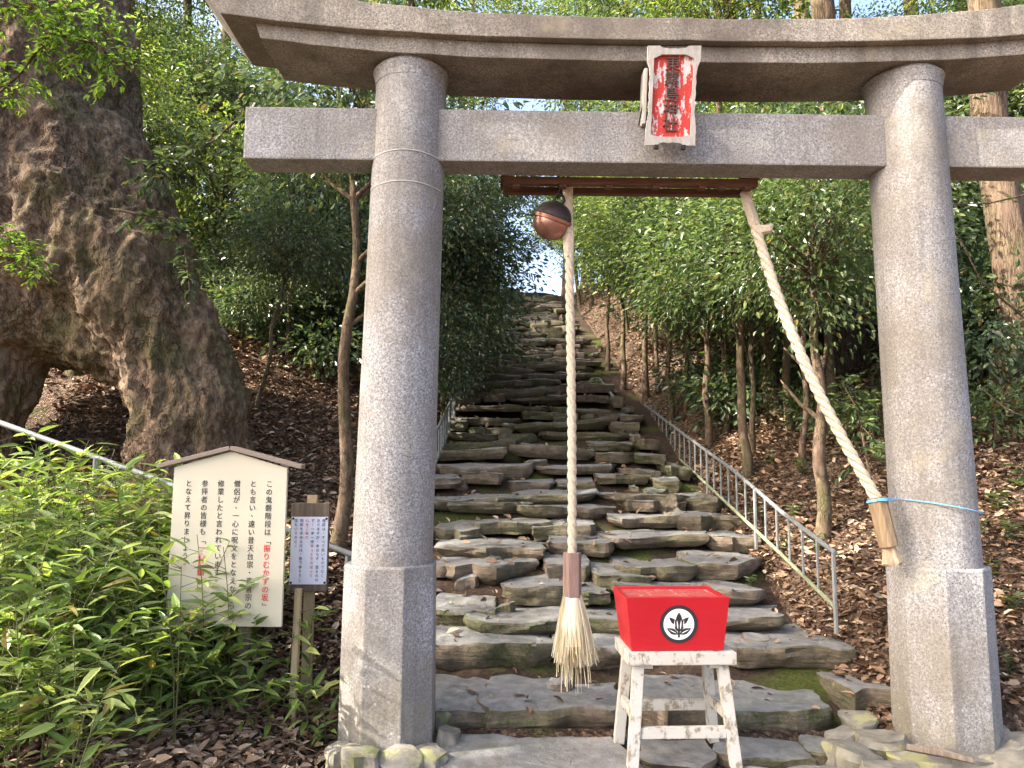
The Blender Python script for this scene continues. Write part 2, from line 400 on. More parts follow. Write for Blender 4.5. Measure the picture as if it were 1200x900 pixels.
def bell_mat():
    t = NT('aged_copper'); f = t.noise(9, 5); 
    return t.end(t.bsdf(t.ramp(f, [(.3, (.27, .13, .10)), (.7, (.46, .25, .19))]), t.ramp(f, [(.3, .28), (.7, .42)]), .75, t.bump(t.noise(40), .12, .003)))
M['bell'] = bell_mat()
M['bell_dark'] = plain('dark_bronze', (.050, .032, .028), .5, .15, 12, .3)

# ------------------------------------------------------------------ ground
def axis(lo, hi, c, fine, n_out):
    inner = list(np.arange(c[0], c[1] + 1e-6, fine))
    l = [c[0] - (c[0] - lo) * ((i + 1) / n_out) ** 2.2 for i in range(n_out)][::-1]
    r = [c[1] + (hi - c[1]) * ((i + 1) / n_out) ** 2.2 for i in range(n_out)]
    return l + inner + r
def build_ground():
    xs = axis(-260, 260, (-7, 8), .16, 22); ys = axis(-200, 320, (2.4, 16), .16, 26)
    V = []
    for y in ys:
        for x in xs:
            V.append((x, y, ground_z(x, y) - (0.45 * smooth(0, .3, min(x + .95, 2.15 - x)) * smooth(4.3, 4.6, y))))
    nx, ny = len(xs), len(ys)
    idx = np.arange(nx * ny).reshape(ny, nx)
    F = np.stack([idx[:-1, :-1], idx[:-1, 1:], idx[1:, 1:], idx[1:, :-1]], -1).reshape(-1, 4)
    o = obj('ground', np_mesh('ground', np.array(V), [F], M['soil'], True)); tag(o, kind='structure')
    o['label'] = 'brown forest floor with leaf litter rising in banks'
build_ground()

# ------------------------------------------------------------------ stones
def stone_mesh(name, X0, X1, Y0, Y1, ztop, thick, seed, n=26, mat=None, tilt=(0, 0), sq=.42, jag=.07, relief=.018, bend=0.0):
    cx, cy = (X0 + X1) / 2, (Y0 + Y1) / 2; hx, hy = (X1 - X0) / 2, (Y1 - Y0) / 2
    gq = random.Random(int(seed * 977)); cor = []
    nx_ = 2 + int(hx / .22); ny_ = 2
    def edge(p, q, m):
        for i_ in range(m):
            u = (i_ + (gq.uniform(-.28, .28) if i_ else 0)) / m
            cor.append([p[0] + (q[0] - p[0]) * u, p[1] + (q[1] - p[1]) * u])
    ch = [min(hx, hy) * gq.uniform(.10, .55) * (sq / .42) for _ in range(8)]
    edge((-hx + ch[0], -hy), (hx - ch[1], -hy), nx_); edge((hx - ch[1], -hy), (hx, -hy + ch[2]), 1); edge((hx, -hy + ch[2]), (hx, hy - ch[3]), ny_); edge((hx, hy - ch[3]), (hx - ch[4], hy), 1)
    edge((hx - ch[4], hy), (-hx + ch[5], hy), nx_); edge((-hx + ch[5], hy), (-hx, hy - ch[6]), 1); edge((-hx, hy - ch[6]), (-hx, -hy + ch[7]), ny_); edge((-hx, -hy + ch[7]), (-hx + ch[0], -hy), 1)
    am = min(hx, hy)
    for c_ in cor:
        c_[0] += gq.gauss(0, jag * am); c_[1] += gq.gauss(0, jag * am * 1.2) + bend * hy * ((c_[0] / hx) ** 2 - .4)
    per = [math.dist(cor[i_], cor[(i_ + 1) % len(cor)]) for i_ in range(len(cor))]; tot = sum(per); out = []
    for k in range(n):
        s_ = tot * k / n; i_ = 0
        while s_ > per[i_]: s_ -= per[i_]; i_ += 1
        u = s_ / per[i_]; p, q = cor[i_], cor[(i_ + 1) % len(cor)]
        out.append((p[0] + (q[0] - p[0]) * u, p[1] + (q[1] - p[1]) * u))
    uc = gq.uniform(.74, .94)
    prof = [(uc, -1.0), (uc + (1 - uc) * .4, -.80), (uc + (1 - uc) * .8, -.60), (1.0, -.42), (1.0, -.24), (.995, -.08), (.978, -.005), (.90, .0), (.62, .0), (.30, .0)]
    if n < 18: prof = [(uc, -1.0), (1.0, -.5), (1.0, -.10), (.92, .0), (.45, .0)]
    e = min(hx, hy)
    V = []; F4 = []
    for s, zz in prof:
        for (x, y) in out:
            # inset by an absolute width so that long slabs keep a tight edge
            sx = max(0.0, 1 - (1 - s) * e / hx) if s > .7 else s; sy = max(0.0, 1 - (1 - s) * e / hy) if s > .7 else s
            X, Y = x * sx, y * sy
            w = Vector(((cx + X) * 2.1, (cy + Y) * 2.1, seed * 5 + zz))
            dz = relief * noise.noise(w * 1.0) + relief * .5 * noise.noise(w * 2.6)
            side = (.030 * noise.noise((X * 6 + seed, Y * 6, zz * 2.5)) + .020 * noise.noise((X * 15, Y * 15 + seed, zz * 5))) if s > .8 else 0
            rr_ = math.hypot(X, Y) + 1e-6
            V.append((X + side * X / rr_, Y + side * Y / rr_, zz * thick + (dz if zz > -.5 else dz * .4) + tilt[0] * X + tilt[1] * Y))
    m = len(prof)
    for i in range(m - 1):
        for k in range(n):
            k2 = (k + 1) % n; F4.append((i * n + k, i * n + k2, (i + 1) * n + k2, (i + 1) * n + k))
    V.append((0, 0, relief * .3)); c = len(V) - 1
    F3 = [((m - 1) * n + k, (m - 1) * n + (k + 1) % n, c) for k in range(n)]
    me = np_mesh(name, np.array(V), [np.array(F4), np.array(F3)], mat or M['stone'], True, 38)
    return me, (cx, cy, ztop)
STONES = []
def add_stone(parent, name, *a, **k):
    me, loc = stone_mesh(name, *a, **k); o = obj(name, me, parent); o.location = loc; STONES.append(o); return o

stairs = thing('stone_stairway', 'long rough stone stairway climbing the wooded slope behind the gate', 'stairway')
K0 = CAM_Z - 0.12 + 0.345 * 4.4
def lip_Y(py):
    d = ray(790, py); t = -d.z / d.y
    return K0 / (0.345 + t)
NEAR = [ # left, right, lip, bottom, back (picture rows), thickness is read from lip to bottom
 (500,574,833,858,785),(566,747,829,862,787),(749,988,830,866,779),(996,1052,810,862,790),
 (494,648,753,783,738),(652,742,756,779,742),(838,1004,757,777,742),
 (505,581,712,729,681),(556,738,726,743,698),(735,925,724,736,708),
 (588,668,689,706,678),(716,897,690,707,669),(664,716,692,703,684),
 (506,637,660,679,648),(640,692,660,676,650),(722,830,662,671,641),(812,892,657,673,645),(694,772,676,690,664),
 (512,650,638,650,622),(640,722,633,646,624),(700,832,627,635,611),(832,905,628,642,615),
 (505,562,615,630,606),(560,642,612,623,602),(620,702,613,626,604),(716,812,604,613,589),(790,882,603,617,594),
 (516,616,588,594,581),(612,724,593,604,586),(722,800,586,593,579),(798,868,580,592,572)]
sd_ = 1
for (a, b, lip, bot, back) in NEAR:
    Y0 = lip_Y(lip); p0 = at(a, lip, Y0); p1 = at(b, lip, Y0); pb = at(a, bot, Y0)
    d = ray((a + b) / 2, back); Yb = min(Y0 + .95, max(Y0 + .28, Y0 * 0 + (p0.z - CAM_Z) / (d.z / d.y) if d.z < 0 else Y0 + .6)) + .22
    sd_ += 1.37
    big = (b - a) > 150
    add_stone(stairs, 'stone', p0.x, p1.x, Y0, Yb, p0.z, max(.11, (p0.z - pb.z) * 1.3), sd_, n=76, sq=.36 if big else .45, jag=.08 if big else .11,
              tilt=(rnd.uniform(-.02, .02), rnd.uniform(.0, .05)), relief=.028, bend=rnd.uniform(-.16, .05))
# stones that show left of the near pillar
for (a, b, lip, bot, back) in [(356,418,712,737,700),(350,420,748,783,735),(362,430,788,822,772),(352,410,690,704,682)]:
    Y0 = lip_Y(lip) + .1; p0 = at(a, lip, Y0); p1 = at(b, lip, Y0); pb = at(a, bot, Y0); sd_ += 1.1
    add_stone(stairs, 'stone', p0.x, p1.x, Y0, Y0 + .42, p0.z, (p0.z - pb.z) * 1.3, sd_, n=28, sq=.5, jag=.1, relief=.04)
Y = lip_Y(578); row = 0
while Y < 27:
    run = rnd.uniform(.34, .48) * (1 if Y < 14 else 1.15)
    z = stair_z(Y) + rnd.uniform(-.02, .02)
    xl = -0.86 + rnd.uniform(-.14, .10); xr = 1.92 - .28 * smooth(8, 13, Y) + rnd.uniform(-.12, .12)
    x = xl
    while x < xr - .12:
        w = min(rnd.choice((.4, .55, .7, .85, 1.05, 1.3)) * rnd.uniform(.85, 1.15), xr - x)
        sd_ += 1.17
        dz = rnd.uniform(-.06, .055); dy = rnd.uniform(-.14, .10)
        add_stone(stairs, 'stone', x + .008, x + w - .012, Y + dy, Y + dy + run + .30, z + dz, rnd.uniform(.09, .17), sd_,
                  n=36 if Y < 12 else 14, sq=rnd.uniform(.36, .6), jag=.12, tilt=(rnd.uniform(-.06, .06), rnd.uniform(-.02, .07)), relief=.035 if Y < 12 else .05, bend=rnd.uniform(-.2, .1))
        x += w + rnd.uniform(-.01, .03)
    Y += run; row += 1
# small wedging stones
for i in range(60):
    yy = 4.7 + 13 * rnd.random() ** 1.5; xx = rnd.uniform(-.85, 2.0); w = rnd.uniform(.10, .28); sd_ += .73
    add_stone(stairs, 'stone', xx - w / 2, xx + w / 2, yy - w * .4, yy + w * .4, stair_z(yy) - rnd.uniform(.07, .13), .09, sd_, n=14, sq=.7, jag=.16, relief=.04, tilt=(rnd.uniform(-.2, .2), rnd.uniform(-.1, .2)))
# bedding of earth and moss under the treads
def build_bed():
    V = []; xs = np.linspace(-1.5, 2.45, 42); ys = np.arange(4.35, 27.6, .14)
    for y in ys:
        for x in xs:
            e = smooth(0.0, .45, min(x + 1.5, 2.45 - x))
            V.append((x, y, stair_z(y) - .115 - .075 * e - .16 * (1 - e) + .03 * noise.noise((x * 3, y * 3, 1.7)) + .05 * noise.noise((x * 1.1, y * 1.1, 4))))
    nx, ny = len(xs), len(ys); idx = np.arange(nx * ny).reshape(ny, nx)
    F = np.stack([idx[:-1, :-1], idx[:-1, 1:], idx[1:, 1:], idx[1:, :-1]], -1).reshape(-1, 4)
    tag(obj('bedding', np_mesh('bedding', np.array(V), [F], M['bed'], True), stairs))
build_bed()
for a, b, yy, zz in [(-.3, .28, 28.2, 8.3), (.45, .95, 18.2, 5.05), (.75, 1.2, 17.2, 4.72)]:
    sd_ += 1; add_stone(stairs, 'stone', a, b, yy, yy + .45, zz, .25, sd_, n=18, sq=.6, relief=.05)

paving = thing('stone_paving', None, None, kind='structure'); paving['label'] = 'uneven flat paving stones at the foot of the stairs'
for (X0, X1, Y0, Y1, z) in [(-.50, .62, 3.35, 4.30, .012), (.66, 1.06, 3.92, 4.36, .0), (1.09, 1.55, 3.98, 4.33, .01), (.60, 1.30, 3.40, 3.88, .0), (1.33, 2.0, 3.42, 3.94, -.005),
                           (1.58, 2.02, 4.02, 4.34, .02), (2.05, 2.7, 3.3, 3.72, .0), (-1.3, -.56, 3.0, 3.5, -.01), (.1, .9, 2.7, 3.3, .0), (.95, 1.9, 2.6, 3.35, .0)]:
    sd_ += 1.9; add_stone(paving, 'paving_stone', X0, X1, Y0, Y1, z + .01, .14, sd_, n=30, sq=.5, jag=.10, relief=.02)
# rubble packed round the feet of the gate
edging = thing('rubble_edging', 'lichened rubble stones packed around the feet of the stone gate', 'stones')
for (px, py, w, d, h) in [(425,888,.17,.2,.17),(466,886,.20,.18,.10),(500,880,.16,.2,.08),(399,880,.14,.16,.12),(1000,878,.22,.2,.10),(1030,866,.24,.2,.13),(1085,884,.3,.16,.08),(1140,884,.3,.16,.09),
                         (1185,872,.24,.22,.13),(1040,892,.26,.16,.08),(985,860,.16,.16,.1),(1180,895,.3,.2,.1),(525,858,.10,.14,.12),(517,838,.10,.14,.17),(1010,846,.16,.16,.13),(1160,858,.15,.15,.1)]:
    d_ = ray(px, py); t = (0.07 - CAM_Z) / d_.z; X, Yq = d_.x * t, d_.y * t; sd_ += 2.1
    add_stone(edging, 'stone', X - w / 2, X + w / 2, Yq - d / 2, Yq + d / 2, .03 + h * .42, h + .08, sd_, n=24, sq=.6, jag=.13, relief=.035, mat=M['rock'], tilt=(rnd.uniform(-.2, .2), rnd.uniform(-.1, .2)))

# ------------------------------------------------------------------ leaves
def leaf_arrays(P, D, N, L, W, fold=.3, droop=.12):
    P = np.asarray(P, float); D = np.asarray(D, float); N = np.asarray(N, float)
    D /= np.linalg.norm(D, axis=1, keepdims=True) + 1e-9
    S = np.cross(D, N); S /= np.linalg.norm(S, axis=1, keepdims=True) + 1e-9
    N = np.cross(S, D); L = np.asarray(L)[:, None]; W = np.asarray(W)[:, None]
    def p(u, s, f): return P + D * L * u + S * W * s + N * (np.abs(s) * W * fold * 2 - droop * L * u * u)
    V = np.stack([p(0, 0, 0), p(.32, .5, 0), p(.70, .40, 0), p(1, 0, 0), p(.70, -.40, 0), p(.32, -.5, 0)], 1).reshape(-1, 3)
    b = (np.arange(len(P)) * 6)[:, None]
    F = np.concatenate([b + np.array([[0, 3, 2, 1]]), b + np.array([[0, 5, 4, 3]])], 0)
    return V, F
def unit(a): return a / (np.linalg.norm(a, axis=1, keepdims=True) + 1e-9)
def crown_mesh(name, mat, seed, n_clump=90, per=55, leaf=.085, rx=1.2, rz=1.0, clump=.26, flat=.5, hollow=.35):
    g = np.random.default_rng(seed)
    c = unit(g.normal(size=(n_clump, 3))) * (hollow + (1 - hollow) * g.random((n_clump, 1)) ** .6)
    lump = np.array([1 + .35 * noise.noise(Vector(v) * 1.7 + Vector((seed, 0, 0))) for v in c])[:, None]
    c = c * lump * np.array([[rx, rx, rz]])
    n = n_clump * per
    ci = np.repeat(np.arange(n_clump), per)
    off = g.normal(size=(n, 3)) * clump * np.array([[1, 1, flat]]) * (0.6 + .8 * g.random((n_clump, 1)))[ci]
    P = c[ci] + off
    out = unit(c)[ci]
    D = unit(off) * .8 + out * .55 + g.normal(size=(n, 3)) * .45 + np.array([[0, 0, -.30]])
    N = np.array([[0, 0, 1.0]]) + g.normal(size=(n, 3)) * .55 + out * .3
    L = leaf * (.65 + .7 * g.random(n)); W = L * (.36 + .14 * g.random(n))
    V, F = leaf_arrays(P, D, N, L, W)
    return np_mesh(name, V, [F], mat)
CR = {
 'dark': [crown_mesh('crown', M['leaf_dark'], s, 105, 66, .085) for s in (1, 2, 3)],
 'mid': [crown_mesh('crown', M['leaf_mid'], s, 105, 68, .074) for s in (4, 5, 6)],
 'yel': [crown_mesh('crown', M['leaf_yel'], s, 85, 60, .078) for s in (7, 8)],
 'fine': [crown_mesh('crown', M['leaf_mid'], s, 120, 85, .056, flat=.32) for s in (9, 10)],
 'low': [crown_mesh('crown', M['leaf_dark'], s, 80, 55, .11, rx=1.0, rz=.75) for s in (12, 13)],
}
def sprig_mesh(seed, n=26, leaf=.42):
    g = np.random.default_rng(seed); a = g.uniform(0, 6.28, n); t = g.random(n)
    P = np.stack([np.cos(a) * .12 * t, np.sin(a) * .12 * t, .15 + .75 * t], 1); D = np.stack([np.cos(a), np.sin(a), .25 + .4 * g.random(n) - .3 * t], 1)
    N = np.array([[0, 0, 1.0]]) + g.normal(size=(n, 3)) * .3; L = leaf * (.5 + .7 * g.random(n)); V, F = leaf_arrays(P, D, N, L, L * .36)
    return np_mesh('leaves', V, [F], M['leaf_mid'])
SPRIG = [sprig_mesh(31), sprig_mesh(32, 18, .5)]
CR['bush'] = [crown_mesh('leaves', M['leaf_dark'], 71, 34, 22, .19, rx=1.0, rz=.75, clump=.3), crown_mesh('leaves', M['leaf_mid'], 72, 30, 24, .17, rx=1.0, rz=.8, clump=.3)]
def crown_branches(name, seed, n_clump, rx=1.2, rz=1.0, hollow=.35):
    g = np.random.default_rng(seed); c = unit(g.normal(size=(n_clump, 3))) * (hollow + (1 - hollow) * g.random((n_clump, 1)) ** .6)
    lump = np.array([1 + .35 * noise.noise(Vector(v) * 1.7 + Vector((seed, 0, 0))) for v in c])[:, None]; c = c * lump * np.array([[rx, rx, rz]])
    mb = MB(); gg = random.Random(seed)
    for v in c[::2]:
        v = Vector(v); a = Vector((v.x * .08, v.y * .08, v.z * .35 - .35)); m = a.lerp(v, .55) + Vector((gg.uniform(-.08, .08), gg.uniform(-.08, .08), .04))
        mb.tube([a, m, v, v + (v - m) * .35], [.013, .009, .005, .002], 4, cap=False)
    return mb.mesh(name, M['bark_slim'])
def trunk_mesh(name, mat, H, r0, r1, seed, lean=.06, limbs=5, sides=9, crown_at=.5):
    g = random.Random(seed); mb = MB(); n = 14; pts = []; rad = []
    ax, ay = g.uniform(-lean, lean), g.uniform(-lean, lean)
    for i in range(n + 1):
        t = i / n; z = -.25 + (H + .25) * t
        pts.append((ax * z + .05 * H * .3 * noise.noise((seed, z * .6, 0)), ay * z + .05 * H * .3 * noise.noise((0, seed, z * .6)), z))
        rad.append((r0 + (r1 - r0) * t) * (1 + .5 * max(0, 1 - t * n / 1.6) ** 2))
    mb.tube(pts, rad, sides, jit=.25, seed=seed)
    for k in range(limbs):
        t = g.uniform(crown_at * .8, .95); i = int(t * n); p = Vector(pts[i]); a = g.uniform(0, 6.28); l = H * g.uniform(.12, .26); r = rad[i] * .5
        q = [p + Vector((math.cos(a) * l * s, math.sin(a) * l * s, l * (.55 * s + .25 * s * s))) + Vector((.05 * noise.noise((k, s * 3, seed)), .05 * noise.noise((s * 3, k, seed)), 0)) for s in (0, .3, .65, 1)]
        mb.tube(q, [r, r * .75, r * .5, r * .2], 6)
    return mb.mesh(name, mat, sm=True, angle=80)
SEEDS = {'dark': ((1, 2, 3), 105, 1.2, 1.0), 'mid': ((4, 5, 6), 105, 1.2, 1.0), 'yel': ((7, 8), 85, 1.2, 1.0), 'fine': ((9, 10), 120, 1.2, 1.0), 'low': ((12, 13), 80, 1.0, .75)}
BRN = {}
for kd_, (ss, nc_, rx_, rz_) in SEEDS.items():
    for s_, me_ in zip(ss, CR[kd_]): BRN[me_.name] = crown_branches('branches', s_, nc_, rx_, rz_)
def put_crown(parent, me, loc, scale, rz):
    for nm, m in (('crown', me), ('branches', BRN[me.name])):
        c = obj(nm, m, parent); c.location = loc; c.scale = scale; c.rotation_euler = (0, 0, rz)
TR = [trunk_mesh('trunk', M['bark_slim'], 3.0, .062, .02, s, .08, 7) for s in (1, 2, 3, 4)]
def tree(name, label, X, Y, H, kind, cr, group, cat='tree', sink=.05, slim=1.0, rz=None, squash=1.0, lift=0.0):
    """H trunk height (template trunk is 3 m), crown radius about cr"""
    z = ground_z(X, Y) - sink
    t = thing(name, label, cat, (X, Y, z), rnd.uniform(0, 6.28) if rz is None else rz, group)
    o = obj('trunk', rnd.choice(TR), t); o.scale = (slim * H / 3.0, slim * H / 3.0, H / 3.0)
    s = cr / 1.2; put_crown(t, rnd.choice(CR[kind]), (0, 0, H * .86 + lift), (s, s, s * squash), rnd.uniform(0, 6.28))
    return t

# ------------------------------------------------------------------ the stone gate
TX, TY = 0.86, 4.2
torii = thing('torii_gate', 'large grey granite torii gate with curved top beam framing the stone stairs', 'gate', (TX, TY, 0), R(0.9))
HALF = 1.515; LEAN = .018
def pillar(sx):
    p = MB(); prof = []
    z0, z1 = .95, 3.80; rb, rt = .222, .206
    n = 40; rings = 22
    for i in range(rings + 1):
        t = i / rings; z = z0 + (z1 - z0) * t
        cxx = sx * (HALF - LEAN * (z - .95))
        r = rb + (rt - rb) * t
        for k in range(n):
            a = 2 * math.pi * k / n
            rr = r * (1 + .004 * noise.noise((math.cos(a) * 2, math.sin(a) * 2, z * 2 + sx)))
            p.v.append((cxx + rr * math.cos(a), rr * math.sin(a), z))
    for i in range(rings):
        for k in range(n):
            k2 = (k + 1) % n; p.f.append((i * n + k, i * n + k2, (i + 1) * n + k2, (i + 1) * n + k))
    o = p.build('pillar', M['granite'], torii, sm=True, angle=60)
    b = MB(); ro = []
    for (z, r) in ((-.2, .268), (.1, .267), (.5, .264), (.955, .260), (.966, .254)):
        for k in range(8):
            a = R(22.5 + 45 * k); b.v.append((sx * (HALF + .004) + r * math.cos(a), r * math.sin(a), z))
    for i in range(4):
        for k in range(8):
            k2 = (k + 1) % 8; b.f.append((i * 8 + k, i * 8 + k2, (i + 1) * 8 + k2, (i + 1) * 8 + k))
    b.f.append(tuple(range(32, 40)))
    bo = b.build('pillar_base', M['granite'], torii, bevel=.006)
    for z in ((3.06, 3.24) if sx < 0 else ()):
        mb = MB(); t = (z - z0) / (z1 - z0); r = rb + (rt - rb) * t + .0015
        mb.tube([(sx * (HALF - LEAN * (z - .95)) + r * math.cos(a), r * math.sin(a), z + .004 * math.sin(a * 3)) for a in [R(200 + 7 * k) for k in range(21)]], .003, 5)
        mb.build('mortar_joint', M['mortar'], torii)
    m = MB(); m.lathe([(.2085, 3.70), (.210, 3.725), (.215, 3.755), (.224, 3.778)], 40, Matrix.Translation((sx * (HALF - LEAN * 2.7), 0, 0)))
    m.build('pillar_cap', M['granite'], torii, sm=True, angle=60)
for sx in (-1, 1): pillar(sx)
def beam(name, L, y0, y1, zb, th, mat, rise, thgrow, slant, topslope=0.0, segs=48, pw=2.2):
    mb = MB(); n = segs
    for i in range(n + 1):
        s = -1 + 2 * i / n; ax = abs(s) ** pw
        b = zb + rise * ax; t = th + thgrow * ax
        j = .004 * noise.noise((s * 9, zb, 1)); j2 = .005 * noise.noise((s * 13, zb, 5))
        sec = [(y0 + j, b + j2), (y1, b), (y1, b + t - topslope), ((y0 + y1) / 2, b + t + topslope * .3), (y0 + j, b + t - topslope + j2)]
        for (y, z) in sec:
            mb.v.append((s * L + math.copysign(slant * (z - b), s) * abs(s) ** 8, y, z))
    m = 5
    for i in range(n):
        for k in range(m):
            k2 = (k + 1) % m; mb.f.append((i * m + k, i * m + k2, (i + 1) * m + k2, (i + 1) * m + k))
    mb.f.append(tuple(range(m))); mb.f.append(tuple(range(n * m, n * m + m)))
    return mb.build(name, mat, torii, bevel=.006)
beam('lower_lintel', 2.29, -.228, .235, 3.772, .094, M['granite_old'], .105, .02, .35, pw=2.9)
beam('top_lintel', 2.50, -.278, .270, 3.870, .152, M['granite_old'], .120, .10, .8, .02, pw=2.9)
nk = MB(); nk.box(-2.40, 2.40, -.105, .105, 3.225, 3.535); nk.build('tie_beam', M['granite'], torii, bevel=.010)

# small roof frame fixed behind the tie beam, bell and ropes hang from it
sh = thing('bell_shelter', 'small brown wooden roof frame fixed behind the tie beam above the bell', 'roof frame', (TX, TY, 0), R(0.9))
MB().box(-.92, .86, .0, .40, 3.538, 3.556).build('roof_board', M['shelter'], sh, bevel=.003)
MB().box(-.92, .62, .112, .160, 3.180, 3.226).build('front_beam', M['shelter'], sh, bevel=.004)
MB().box(-.92, .62, .30, .35, 3.195, 3.235).build('back_beam', M['shelter'], sh, bevel=.004)
for x in (-.91, .61):
    for y in (.139, .325): MB().box(x - .025, x + .025, y - .022, y + .022, 3.228, 3.537).build('post', M['shelter'], sh)
for x in (-.84, -.56, -.28, 0.0, .28, .40, .56):
    MB().box(x - .022, x + .022, .105, .15, 3.160, 3.178).build('batten', M['shelter'], sh, bevel=.003)

# ------------------------------------------------------------------ plaque
def glyph_mb(ch, size, mb, M4, depth=.004):
    cu = bpy.data.curves.new('g', 'FONT'); cu.body = ch; cu.size = size; cu.extrude = depth; cu.resolution_u = 2
    cu.align_x = 'CENTER'; cu.align_y = 'CENTER'
    o = bpy.data.objects.new('g', cu); C.objects.link(o)
    dg = bpy.context.evaluated_depsgraph_get(); me = o.evaluated_get(dg).to_mesh()
    vs = [M4 @ Vector((v.co.x, -v.co.z, v.co.y)) for v in me.vertices]; fs = [tuple(p.vertices) for p in me.polygons]
    o.evaluated_get(dg).to_mesh_clear(); bpy.data.objects.remove(o); bpy.data.curves.remove(cu)
    if vs: mb.add(vs, fs)
def glyph_column(text, size, pitch, x, z, M4, depth, sx=1.0):
    mb = MB()
    for i, ch in enumerate(text):
        if ch == ' ': continue
        rot = Matrix.Identity(4)
        if ch in '「」ー': rot = Matrix.Rotation(R(90), 4, 'Y')
        off = (size * .28, size * .28) if ch in '、。' else (0, 0)
        glyph_mb(ch, size, mb, M4 @ Matrix.Translation((x + off[0], 0, z - i * pitch + off[1])) @ Matrix.Diagonal((sx, 1, 1, 1)) @ rot, depth)
    return mb
pl_c = at(787.5, 113, 3.93)
plq = thing('shrine_plaque', 'peeling red shrine name plaque with pale scalloped frame on the gate', 'plaque', pl_c, 0)
plq.rotation_euler = (R(14), R(1.5), R(-3))
PW, PH = .145, .265
def scallop():
    pts = [(-PW, PH), (-PW * .55, PH), (-PW * .42, PH - .012)]
    pts += [(PW * x, PH - .012 - .004 * (i % 2)) for i, x in enumerate((-.3, -.15, 0, .15, .3))]
    pts += [(PW * .42, PH - .012), (PW * .55, PH), (PW, PH), (PW, PH * .70), (PW - .014, PH * .58)]
    for i in range(9): pts.append((PW - .016 - .004 * (i % 2), PH * (.5 - .115 * i)))
    pts += [(PW - .008, -PH * .62), (PW - .006, -PH), (PW * .5, -PH), (PW * .4, -PH + .012)]
    pts += [(PW * x, -PH + .012 + .005 * (i % 2)) for i, x in enumerate((.25, .1, -.1, -.25))]
    pts += [(-PW * .4, -PH + .012), (-PW * .5, -PH), (-PW + .006, -PH), (-PW + .008, -PH * .62)]
    for i in range(9): pts.append((-PW + .016 + .004 * (i % 2), PH * (-.42 + .115 * i)))
    pts += [(-PW + .014, PH * .58), (-PW, PH * .70)]
    return pts
fr = MB(); so = scallop(); n_ = len(so)
inn = []
for (x, z) in so:   # inner opening: the outline pulled to the panel rectangle
    k = max(abs(x) / (PW - .036), abs(z) / (PH - .046)); inn.append((x / k, z / k))
fr.v = [(x, -.012, z) for x, z in so] + [(x, -.012, z) for x, z in inn] + [(x, .02, z) for x, z in so] + [(x, .006, z) for x, z in inn]
for k in range(n_):
    k2 = (k + 1) % n_
    fr.f += [(k, k2, n_ + k2, n_ + k), (k, 2 * n_ + k, 2 * n_ + k2, k2), (n_ + k, n_ + k2, 3 * n_ + k2, 3 * n_ + k), (2 * n_ + k, 3 * n_ + k, 3 * n_ + k2, 2 * n_ + k2)]
fr.build('frame', M['plaque_frame'], plq)
MB().box(-PW + .034, PW - .034, .008, .02, -PH + .044, PH - .044).build('panel', M['plaque_red'], plq)
glyph_column('東霧島神社', .086, .081, -.004, .168, Matrix.Translation((0, .004, 0)), .006).build('lettering', M['brown_letter'], plq)
for x in (-.075, .075):
    MB().box(x - .012, x + .012, -.016, .016, -PH - .022, -PH + .004).build('foot_peg', M['black'], plq, bevel=.004)
br = MB(); br.box(-.155, -.135, .03, .20, -.14, .16); br.build('side_bracket', M['plaque_frame'], plq, bevel=.004)
MB().tube([(-.15, .05, -.02), (-.16, .06, -.07), (-.165, .12, -.13)], .004, 6).build('hook', M['black'], plq)

# ------------------------------------------------------------------ bell
bc = at(648, 256, 4.42)
bell = thing('shrine_bell', 'round copper bell hanging tilted under the tie beam beside the rope', 'bell', bc, 0)
bell.rotation_euler = (R(13), R(19), 0)
rB = .120
MB().lathe([(rB * .93 * math.cos(R(a)), rB * .86 * math.sin(R(a)) - .030) for a in range(-88, 16, 8)], 36).build('lower_shell', M['bell'], bell, sm=True, angle=60)
MB().lathe([(rB * .90, -.022), (rB * 1.02, -.018), (rB * 1.04, .002), (rB * .95, .008)], 36).build('rim_band', M['bell'], bell, sm=True, angle=35)
MB().lathe([(rB * math.cos(R(a)) * 1.0, rB * .98 * math.sin(R(a)) - .012) for a in range(10, 89, 8)], 36).build('upper_shell', M['bell_dark'], bell, sm=True, angle=60)
lp = MB(); lp.tube([(.028 * math.cos(R(a)), 0, .118 + .03 * math.sin(R(a))) for a in range(-30, 211, 20)], .008, 8); lp.build('loop', M['bell_dark'], bell, sm=True)
# slit across the lower shell
sl = MB(); sl.tube([(rB * 1.0 * math.sin(R(a)) * .0 + .0, -(rB + .001) * math.sin(R(a)), -(rB * .93) * math.cos(R(a)) - .012) for a in range(-60, 61, 8)], .005, 6); sl.build('slit', M['black'], bell).rotation_euler = (0, 0, R(80))
hb = MB(); top = at(660, 207, 4.42); hb.tube([bell.location + Vector((.03, 0, .13)), (bell.location + Vector((.03, 0, .13)) + top) / 2 + Vector((.006, 0, 0)), top], .009, 8)
hb.tube([top + Vector((-.03, 0, .03)), top + Vector((-.03, 0, -.03)), top + Vector((0, 0, -.06)), top + Vector((.03, 0, -.03)), top + Vector((.03, 0, .03))], .008, 6)
tag(hb.build('bell_hanger', M['black']), 'black iron hanger holding the copper bell under the wooden frame', 'hanger')

